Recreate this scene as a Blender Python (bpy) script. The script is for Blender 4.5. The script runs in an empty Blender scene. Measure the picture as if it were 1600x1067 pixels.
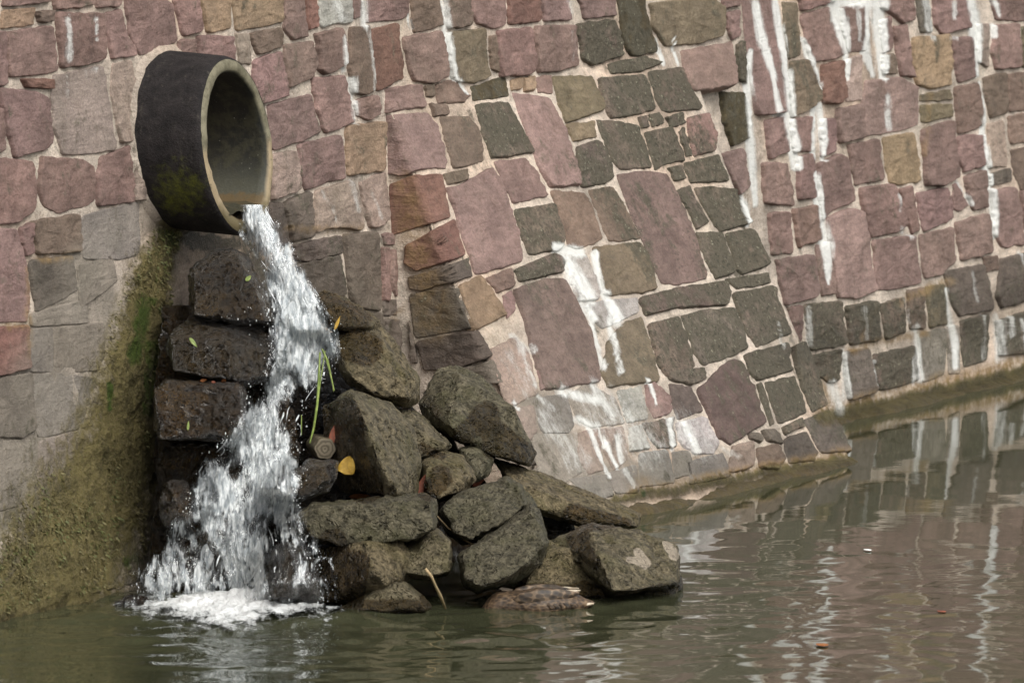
import bpy, bmesh, math, random
import numpy as np
from mathutils import Vector, Matrix
from mathutils.bvhtree import BVHTree
random.seed(7); rng = np.random.default_rng(7)
S = bpy.context.scene
COL = S.collection

# ------------------------------------------------------------------ camera, sky, sun, exposure
PITCH = math.radians(5.65); DIST = 40.0; PXM = 460.0
FPX = PXM * DIST                       # focal length in reference pixels (frame 1600 wide)
Z0 = 0.54
cp, sp = math.cos(PITCH), math.sin(PITCH)
CAM = np.array([0.0, -DIST * cp, Z0 + DIST * sp])
FW = np.array([0.0, cp, -sp]); UP = np.array([0.0, sp, cp]); RT = np.array([1.0, 0, 0])
cam_d = bpy.data.cameras.new('camera'); cam = bpy.data.objects.new('camera', cam_d); COL.objects.link(cam)
cam.location = CAM; cam.rotation_euler = (math.pi / 2 - PITCH, 0, 0)
cam_d.sensor_width = 36.0; cam_d.lens = 36.0 * FPX / 1600.0
cam_d.clip_start = 0.5; cam_d.clip_end = 2000
cam_d.dof.use_dof = True; cam_d.dof.focus_distance = DIST - 1.2; cam_d.dof.aperture_fstop = 9.0
S.camera = cam

SUN_DIR = Vector((0.40, -0.55, 0.74)).normalized()
world = bpy.data.worlds.new('World'); S.world = world; world.use_nodes = True
wn = world.node_tree.nodes; wl = world.node_tree.links; wn.clear()
sky = wn.new('ShaderNodeTexSky'); sky.sky_type = 'NISHITA'; sky.sun_disc = False
sky.sun_elevation = math.asin(SUN_DIR.z); sky.sun_rotation = math.atan2(SUN_DIR.x, SUN_DIR.y)
sky.dust_density = 4.0; sky.air_density = 1.0; sky.ozone_density = 0.6
hs = wn.new('ShaderNodeHueSaturation'); hs.inputs['Saturation'].default_value = 0.15
bg = wn.new('ShaderNodeBackground'); bg.inputs['Strength'].default_value = 0.15
wo = wn.new('ShaderNodeOutputWorld')
wl.new(sky.outputs[0], hs.inputs['Color']); wl.new(hs.outputs[0], bg.inputs[0]); wl.new(bg.outputs[0], wo.inputs[0])
sd = bpy.data.lights.new('sun', 'SUN'); sd.energy = 1.5; sd.angle = math.radians(38); sd.color = (1.0, 0.965, 0.86)
sun = bpy.data.objects.new('sun', sd); COL.objects.link(sun)
sun.rotation_euler = SUN_DIR.to_track_quat('Z', 'Y').to_euler(); sun.location = (6, -6, 12)
S.view_settings.view_transform = 'Standard'; S.view_settings.look = 'None'
S.view_settings.exposure = 0.38; S.view_settings.gamma = 1.0; S.view_settings.use_curve_mapping = False
S.render.engine = 'CYCLES'; S.cycles.transparent_max_bounces = 24; S.cycles.max_bounces = 8

# ------------------------------------------------------------------ helpers: rays, noise, meshes
def ray(px, py):
    px = np.asarray(px, float); py = np.asarray(py, float)
    return FW + RT * ((px - 800) / FPX)[..., None] + UP * ((533.5 - py) / FPX)[..., None]
def at_depth(px, py, t):
    return CAM + ray(px, py) * np.asarray(t, float)[..., None]
def on_z(px, py, z=0.0):
    r = ray(px, py); t = (z - CAM[2]) / r[..., 2]
    return CAM + r * t[..., None]
def depth_of(P): return (P - CAM) @ FW
def to_px(P):
    q = np.asarray(P) - CAM; t = q @ FW
    return 800 + FPX * (q @ RT) / t, 533.5 - FPX * (q @ UP) / t

def _hash(ix, iy, iz, seed):
    h = (ix.astype(np.int64) * 374761393 + iy.astype(np.int64) * 668265263 + iz.astype(np.int64) * 2147483647 + seed * 1274126177) & 0xffffffff
    h = ((h ^ (h >> 13)) * 1274126177) & 0xffffffff
    h = ((h ^ (h >> 16)) * 2246822519) & 0xffffffff
    return ((h ^ (h >> 15)) & 0xffff) / 65535.0
def vnoise(P, seed=0):
    P = np.asarray(P, float); i = np.floor(P); f = P - i; f = f * f * (3 - 2 * f)
    i = i.astype(np.int64); r = 0
    for dx in (0, 1):
        for dy in (0, 1):
            for dz in (0, 1):
                w = (f[..., 0] if dx else 1 - f[..., 0]) * (f[..., 1] if dy else 1 - f[..., 1]) * (f[..., 2] if dz else 1 - f[..., 2])
                r = r + w * _hash(i[..., 0] + dx, i[..., 1] + dy, i[..., 2] + dz, seed)
    return r * 2 - 1
def fbm(P, sc, octs=4, seed=0, gain=0.5):
    P = np.asarray(P, float) * sc; a = 1.0; r = 0
    for o in range(octs):
        r = r + a * vnoise(P, seed + o * 17); P = P * 2.03 + 11.3; a *= gain
    return r
def sm(a, b, x):
    t = np.clip((x - a) / (b - a), 0, 1); return t * t * (3 - 2 * t)

def mesh_obj(name, verts, faces, mat, parent=None, smooth=True, attrs=None, uv=None):
    me = bpy.data.meshes.new(name)
    verts = np.asarray(verts, float)
    if isinstance(faces, np.ndarray) and faces.ndim == 2:
        k = faces.shape[1]; n = len(faces)
        me.vertices.add(len(verts)); me.vertices.foreach_set('co', verts.ravel())
        me.loops.add(n * k); me.loops.foreach_set('vertex_index', faces.ravel().astype(np.int32))
        me.polygons.add(n); me.polygons.foreach_set('loop_start', np.arange(0, n * k, k, dtype=np.int32))
        me.polygons.foreach_set('loop_total', np.full(n, k, np.int32))
        me.update(calc_edges=True); me.validate()
    else:
        me.from_pydata([tuple(v) for v in verts], [], [tuple(map(int, f)) for f in faces])
    if smooth: me.polygons.foreach_set('use_smooth', np.ones(len(me.polygons), bool))
    for k, a in (attrs or {}).items():
        at = me.attributes.new(k, 'FLOAT_COLOR', 'POINT')
        at.data.foreach_set('color', np.asarray(a, np.float32).ravel())
    if mat is not None: me.materials.append(mat)
    o = bpy.data.objects.new(name, me); COL.objects.link(o)
    if parent is not None: o.parent = parent; o.matrix_parent_inverse = parent.matrix_world.inverted()
    return o
def recentre(o):
    """put an object's origin at the centre of its mesh"""
    me = o.data; n = len(me.vertices); c = np.empty(n * 3); me.vertices.foreach_get('co', c); c = c.reshape(-1, 3)
    m = c.mean(0); me.vertices.foreach_set('co', (c - m).ravel()); me.update()
    o.location = Vector(m); return o
def empty(name, loc, label, cat, group=None):
    o = bpy.data.objects.new(name, None); COL.objects.link(o); o.location = Vector(loc); o.empty_display_size = 0.1
    bpy.context.view_layer.update()
    return tag(o, label, cat, group)
def tag(o, label=None, cat=None, group=None, kind=None):
    if label: o['label'] = label
    if cat: o['category'] = cat
    if group: o['group'] = group
    if kind: o['kind'] = kind
    return o
def grid_faces(nr, nc, wrap=False):
    r = np.arange(nr - 1)[:, None]; c = np.arange(nc if wrap else nc - 1)[None, :]; c2 = (c + 1) % nc
    return np.stack([r * nc + c, r * nc + c2, (r + 1) * nc + c2, (r + 1) * nc + c], -1).reshape(-1, 4)

# ------------------------------------------------------------------ materials
def new_mat(name):
    m = bpy.data.materials.new(name); m.use_nodes = True; m.node_tree.nodes.clear(); return m, NB(m.node_tree)
class NB:
    def __init__(s, t): s.t = t
    def n(s, typ, **kw):
        nd = s.t.nodes.new('ShaderNode' + typ)
        for k, v in kw.items():
            if k.startswith('i_'):
                key = k[2:]; key = int(key) if key.isdigit() else key.replace('_', ' '); s.set(nd.inputs[key], v)
            else: setattr(nd, k, v)
        return nd
    def set(s, inp, v):
        if isinstance(v, bpy.types.NodeSocket): s.t.links.new(v, inp)
        elif isinstance(v, tuple) and len(v) == 3 and inp.type == 'RGBA': inp.default_value = (*v, 1)
        else: inp.default_value = v
    def pos(s): return s.n('NewGeometry').outputs['Position']
    def mapping(s, vec, scale=(1, 1, 1), loc=(0, 0, 0), rot=(0, 0, 0)):
        return s.n('Mapping', i_Vector=vec, i_Scale=scale, i_Location=loc, i_Rotation=rot).outputs[0]
    def noise(s, vec, scale, detail=5, rough=0.55, dist=0.0):
        return s.n('TexNoise', i_Vector=vec, i_Scale=scale, i_Detail=detail, i_Roughness=rough, i_Distortion=dist).outputs[0]
    def voro(s, vec, scale, feature='F1'):
        return s.n('TexVoronoi', feature=feature, i_Vector=vec, i_Scale=scale).outputs['Distance']
    def math(s, op, a, b=0.0, c=None, clamp=False):
        nd = s.n('Math', operation=op, use_clamp=clamp); s.set(nd.inputs[0], a); s.set(nd.inputs[1], b)
        if c is not None: s.set(nd.inputs[2], c)
        return nd.outputs[0]
    def ramp(s, x, a, b, lo=0.0, hi=1.0):
        nd = s.n('MapRange', interpolation_type='SMOOTHSTEP'); s.set(nd.inputs[0], x)
        for i, v in zip((1, 2, 3, 4), (a, b, lo, hi)): s.set(nd.inputs[i], v)
        return nd.outputs[0]
    def mix(s, f, a, b, mode='MIX'):
        nd = s.n('Mix', data_type='RGBA', blend_type=mode); s.set(nd.inputs[0], f); s.set(nd.inputs[6], a); s.set(nd.inputs[7], b)
        return nd.outputs[2]
    def grey(s, x):
        nd = s.n('CombineColor'); [s.set(nd.inputs[i], x) for i in range(3)]; return nd.outputs[0]
    def attr(s, name): return s.n('Attribute', attribute_name=name)
    def sep(s, c):
        nd = s.n('SeparateColor'); s.set(nd.inputs[0], c); return nd.outputs
    def bump(s, h, strength, dist, normal=None):
        nd = s.n('Bump', i_Strength=strength, i_Distance=dist); s.set(nd.inputs['Height'], h)
        if normal is not None: s.set(nd.inputs['Normal'], normal)
        return nd.outputs[0]
    def out(s, sh, vol=None):
        o = s.n('OutputMaterial'); s.t.links.new(sh, o.inputs[0])
    def bsdf(s, **kw):
        return s.n('BsdfPrincipled', **kw).outputs[0]

def masonry(name, fine, rough_hi):
    """weathered stone or mortar: base colour from the piece, then lime, lichen, ochre, plaster, algae and wet stains"""
    m, b = new_mat(name); P = b.pos()
    base = b.attr('base').outputs['Color']
    st = b.attr('stain'); r1 = b.sep(st.outputs['Color']); pl = st.outputs['Alpha']
    st2 = b.attr('stain_wet'); r2 = b.sep(st2.outputs['Color'])
    Pz = b.mapping(P, (1.0, 1.0, 0.22))                    # run-down stretch
    n_big = b.noise(P, 7, 6, 0.6); n_mid = b.noise(P, 26, 6, 0.65); n_fine = b.noise(P, 130, 5, 0.7); n_run = b.noise(Pz, 30, 7, 0.68)
    bed = b.noise(b.mapping(P, (1, 1, 5.0), rot=(0.05, 0.03, 0)), 9, 6, 0.6, 0.6)
    v = b.math('MULTIPLY', b.ramp(n_big, 0.25, 0.75, 0.74, 1.22), b.ramp(n_fine, 0.2, 0.8, 0.72, 1.28))
    v = b.math('MULTIPLY', v, b.ramp(bed, 0.3, 0.7, 0.86, 1.12))
    c = b.mix(1.0, base, b.grey(v), 'MULTIPLY')
    c = b.mix(b.math('MULTIPLY', b.ramp(n_mid, 0.52, 0.75), 0.18), c, (0.34, 0.27, 0.22))
    c = b.mix(b.math('MULTIPLY', b.ramp(b.noise(P, 12, 7, 0.7, 0.8), 0.50, 0.72), 0.5), c, b.mix(1.0, c, (0.42, 0.38, 0.33), 'MULTIPLY'))
    c = b.mix(b.math('MULTIPLY', b.ramp(b.noise(b.mapping(P, (.6, .6, 1)), 6.5, 5, 0.65, 0.5), 0.45, 0.7), 0.45), c, b.mix(1.0, c, (0.80, 0.84, 0.80), 'MULTIPLY'))
    c = b.mix(b.math('MULTIPLY', b.ramp(b.noise(P, 55, 6, 0.75), 0.53, 0.66), 0.45), c, b.mix(1.0, c, (0.50, 0.46, 0.42), 'MULTIPLY'))
    # ochre, plaster
    c = b.mix(b.math('MULTIPLY', r1[2], b.ramp(n_mid, 0.3, 0.62, 0.15, 1.0)), c, b.mix(n_run, (0.13, 0.075, 0.02), (0.36, 0.24, 0.11)))
    c = b.mix(b.math('MULTIPLY', pl, b.ramp(n_big, 0.25, 0.6, 0.45, 1.0)), c, b.mix(n_run, (0.15, 0.134, 0.114), (0.28, 0.243, 0.196)))
    # dark lichen film with pale specks, and the shadow painted under the pipe
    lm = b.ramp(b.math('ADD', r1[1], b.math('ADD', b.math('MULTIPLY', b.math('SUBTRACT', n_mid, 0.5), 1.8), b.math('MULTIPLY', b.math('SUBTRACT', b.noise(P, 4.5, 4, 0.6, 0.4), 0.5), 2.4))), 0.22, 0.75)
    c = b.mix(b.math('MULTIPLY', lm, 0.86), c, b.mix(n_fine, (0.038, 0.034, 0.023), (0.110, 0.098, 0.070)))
    spk = b.math('MULTIPLY', b.ramp(b.noise(P, 85, 3, 0.6), 0.60, 0.68), b.math('MULTIPLY', lm, b.ramp(n_mid, 0.42, 0.6)))
    c = b.mix(b.math('MULTIPLY', spk, 0.85), c, (0.30, 0.285, 0.21))
    flk = b.math('MULTIPLY', b.ramp(b.noise(P, 62, 5, 0.8), 0.52, 0.60), b.ramp(b.math('ADD', b.math('MULTIPLY', r1[1], 1.2), b.math('MULTIPLY', b.math('SUBTRACT', n_big, .5), 1.2)), 0.1, 0.9, 0.12, 0.8))
    c = b.mix(flk, c, (0.030, 0.028, 0.020))
    # algae crust: olive to tan to green
    am = b.ramp(b.math('ADD', r2[0], b.math('MULTIPLY', b.math('SUBTRACT', n_mid, 0.5), 1.2)), 0.15, 0.95)
    ac = b.mix(b.ramp(b.math('ADD', b.math('MULTIPLY', n_big, .5), b.math('MULTIPLY', n_mid, .5)), 0.38, 0.6), (0.062, 0.053, 0.017), (0.160, 0.132, 0.050))
    ac = b.mix(b.ramp(n_fine, 0.42, 0.7, 0.0, 0.6), ac, (0.24, 0.19, 0.10))
    ac = b.mix(b.ramp(b.math('ADD', r2[2], b.math('MULTIPLY', b.math('SUBTRACT', n_mid, 0.5), 1.0)), 0.35, 0.75), ac, (0.05, 0.075, 0.01))
    c = b.mix(am, c, ac)
    # lime runs
    wmk = b.ramp(b.math('ADD', r1[0], b.math('MULTIPLY', b.math('SUBTRACT', b.math('ADD', b.math('MULTIPLY', n_run, 0.7), b.math('MULTIPLY', n_fine, 0.3)), 0.5), 1.5)), 0.22, 0.92)
    c = b.mix(b.math('MULTIPLY', wmk, 0.84), c, b.mix(n_run, (0.58, 0.59, 0.57), (0.86, 0.86, 0.83)))
    # wet stone, and the painted pipe shadow, is darker and glossier
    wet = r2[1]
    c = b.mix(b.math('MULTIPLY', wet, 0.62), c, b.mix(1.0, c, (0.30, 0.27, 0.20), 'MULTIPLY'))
    ro = b.math('SUBTRACT', rough_hi, b.math('MULTIPLY', wet, 0.5))
    h = b.math('ADD', b.math('MULTIPLY', n_mid, 0.9), b.math('ADD', b.math('MULTIPLY', n_fine, fine), b.math('MULTIPLY', bed, 0.5)))
    h = b.math('ADD', h, b.math('MULTIPLY', wmk, 0.25))
    h = b.math('ADD', h, b.math('MULTIPLY', am, b.math('ADD', n_mid, n_fine)))
    nrm = b.bump(h, 0.9, 0.012)
    b.out(b.bsdf(i_Base_Color=c, i_Roughness=ro, i_Normal=nrm, i_Specular_IOR_Level=0.3)); return m
M_STONE = masonry('stone', 0.35, 0.88)
M_MORTAR = masonry('mortar', 0.8, 0.95)

def rock_mat(name, wet):
    m, b = new_mat(name); P = b.pos()
    nb = b.noise(P, 6, 5, 0.6); nm = b.noise(P, 34, 7, 0.7, 0.3); nf = b.noise(P, 120, 5, 0.75); pit = b.voro(b.mix(0.06, P, b.n('TexNoise', i_Vector=P, i_Scale=30.0).outputs[1]), 58)
    oi = b.n('ObjectInfo').outputs['Random']; da = b.sep(b.attr('damp').outputs['Color']); damp = da[0]
    c = b.mix(b.ramp(nm, 0.36, 0.66), (0.028, 0.024, 0.011), (0.165, 0.144, 0.092))
    c = b.mix(b.ramp(nb, 0.44, 0.66, 0.0, 0.7), c, (0.068, 0.064, 0.024))
    c = b.mix(b.ramp(nf, 0.48, 0.72, 0.0, 0.7), c, (0.23, 0.205, 0.14))
    c = b.mix(b.ramp(nf, 0.52, 0.30, 0.0, 0.55), c, (0.035, 0.028, 0.014))
    c = b.mix(b.ramp(pit, 0.0, 0.30, 0.75, 0.0), c, (0.03, 0.025, 0.012))
    c = b.mix(1.0, c, b.grey(b.ramp(oi, 0, 1, 0.82, 1.2)), 'MULTIPLY')
    zz = b.n('SeparateXYZ', i_0=P).outputs[2]; damp = b.math('MAXIMUM', damp, b.ramp(b.math('SUBTRACT', zz, b.math('MULTIPLY', nb, .07)), -.01, .035, .85, 0))
    c = b.mix(b.ramp(oi, .35, .8, 0, .55), c, b.mix(1.0, c, (1.12, .93, .74), 'MULTIPLY'))
    dk = b.ramp(b.math('ADD', damp, b.math('MULTIPLY', b.math('SUBTRACT', nm, 0.5), 0.9)), 0.3, 0.6)
    c = b.mix(b.math('MULTIPLY', dk, 0.9), c, b.mix(1.0, c, (0.30, 0.235, 0.14), 'MULTIPLY'))
    c = b.mix(b.ramp(b.math('ADD', da[1], b.math('MULTIPLY', b.math('SUBTRACT', nm, .5), 1.2)), .4, .62, 0, .9), c, (0.36, 0.30, 0.23))
    if wet: c = b.mix(1.0, c, b.mix(b.ramp(nb, 0.4, 0.65), (0.17, 0.125, 0.08), (0.44, 0.30, 0.15)), 'MULTIPLY')
    ro = b.math('SUBTRACT', 0.50, b.math('MULTIPLY', dk, 0.35))
    h = b.math('ADD', b.math('MULTIPLY', nm, 0.9), b.math('ADD', b.math('MULTIPLY', nf, 0.45), b.math('MULTIPLY', b.ramp(pit, 0, 0.5), 0.7)))
    nrm = b.bump(h, 1.0, 0.028 if wet else 0.018)
    b.out(b.bsdf(i_Base_Color=c, i_Roughness=0.10 if wet else ro, i_Normal=nrm, i_Specular_IOR_Level=0.9 if wet else 0.35)); return m
M_ROCK = rock_mat('mossy_rock', False); M_ROCKW = rock_mat('wet_rock', True)

def simple_mat(name, c1, c2, scale, rough, bump=0.3, bd=0.004, spec=0.4, stretch=(1, 1, 1)):
    m, b = new_mat(name); P = b.mapping(b.n('TexCoord').outputs['Object'], stretch)
    n = b.noise(P, scale, 6, 0.65); f = b.noise(P, scale * 5, 4, 0.6)
    c = b.mix(b.ramp(n, 0.3, 0.7), c1, c2); c = b.mix(1.0, c, b.grey(b.ramp(f, 0.2, 0.8, 0.8, 1.2)), 'MULTIPLY')
    b.out(b.bsdf(i_Base_Color=c, i_Roughness=rough, i_Specular_IOR_Level=spec, i_Normal=b.bump(b.math('ADD', n, b.math('MULTIPLY', f, 0.4)), bump, bd))); return m
# ------------------------------------------------------------------ wall frame: s along the wall, e out of it, z up
P0 = on_z(0, 970); P1 = on_z(1600, 590)
D = (P1 - P0); D /= np.linalg.norm(D)
NH = np.array([D[1], -D[0], 0.0]); BAT = 0.10
def Q(s, e, z):
    s, e, z = np.broadcast_arrays(np.asarray(s, float), np.asarray(e, float), np.asarray(z, float))
    return P0 + s[..., None] * D + (e - BAT * z)[..., None] * NH + z[..., None] * np.array([0, 0, 1.0])
def sez(P):
    z = P[..., 2]; return (P - P0) @ D, (P - P0) @ NH + BAT * z, z
def hit_wall(px, py, e=0.0):
    r = ray(px, py); nv = NH + BAT * np.array([0, 0, 1.0])
    t = (e - ((CAM - P0) @ NH + BAT * CAM[2])) / (r @ nv)
    return CAM + r * t[..., None]
def hit_side(px, py, s_of_z):
    r = ray(px, py); z = np.full(np.shape(px), 0.6)
    for _ in range(8):
        t = (s_of_z(z) - (CAM - P0) @ D) / (r @ D); P = CAM + r * t[..., None]; z = P[..., 2]
    return P
# buttress: left edge on the wall, corner line, right edge
_l = np.array([(602, 135), (610, 320), (618, 500), (626, 640)], float); _s, _, _z = sez(hit_wall(_l[:, 0], _l[:, 1]))
_k = np.polyfit(_z, _s, 1); s_left = lambda z: np.polyval(_k, z)
_c = np.array([(604, 150), (617, 185), (669, 340), (702, 425), (737, 512), (768, 575), (795, 630)], float)
_, _e, _z = sez(hit_side(_c[:, 0], _c[:, 1], s_left))
B0 = sez(on_z(1329, 722))[1]                       # how far the foot stands out at the water
_o = np.argsort(_z); _zz = np.concatenate([[-0.4, 0.0], _z[_o], [_z.max() + 0.08, 9]])
_ee = np.concatenate([[B0 + 0.16, B0], _e[_o], [0.0, -0.02]]); _ee[-3] = -0.005; _ee[-2] = -.05; _ee[-1] = -.6
_zg = np.linspace(-0.4, 2.6, 301); _eg = np.interp(_zg, _zz, _ee)
for _ in range(60): _eg[1:-1] = 0.25 * _eg[:-2] + 0.5 * _eg[1:-1] + 0.25 * _eg[2:]
E = lambda z: np.interp(z, _zg, _eg)
dE = lambda z: (E(z + 0.02) - E(z - 0.02)) / 0.04
ZTOP = float(_z.max() + 0.06)
def hit_front(px, py):
    r = ray(px, py); nv = NH + BAT * np.array([0, 0, 1.0]); c0 = (CAM - P0) @ NH + BAT * CAM[2]
    z = np.full(np.shape(px), 0.6)
    for _ in range(25):
        t = (np.maximum(E(z), 0.0) - c0) / (r @ nv); P = CAM + r * t[..., None]; z = 0.5 * z + 0.5 * P[..., 2]
    return P
_r = np.array([(1155, 310), (1197, 415), (1235, 516), (1290, 624), (1329, 718)], float); _s, _, _z2 = sez(hit_front(_r[:, 0], _r[:, 1]))
_kr = np.polyfit(_z2, _s, 1); s_right = lambda z: np.polyval(_kr, z)
N_WALL = (NH + BAT * np.array([0, 0, 1.0])); N_WALL /= np.linalg.norm(N_WALL)
def surf_wall(px, py):
    P = hit_wall(px, py); return P, np.broadcast_to(N_WALL, P.shape)
def surf_buttress(px, py):
    Pf = hit_front(px, py); s, e, z = sez(Pf)
    N = NH + (BAT - dE(z))[..., None] * np.array([0, 0, 1.0]); N = N / np.linalg.norm(N, axis=-1, keepdims=True)
    Ps = hit_side(px, py, s_left); side = s < s_left(z)
    P = np.where(side[..., None], Ps, Pf); N = np.where(side[..., None], -D, N)
    return P, N
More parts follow.
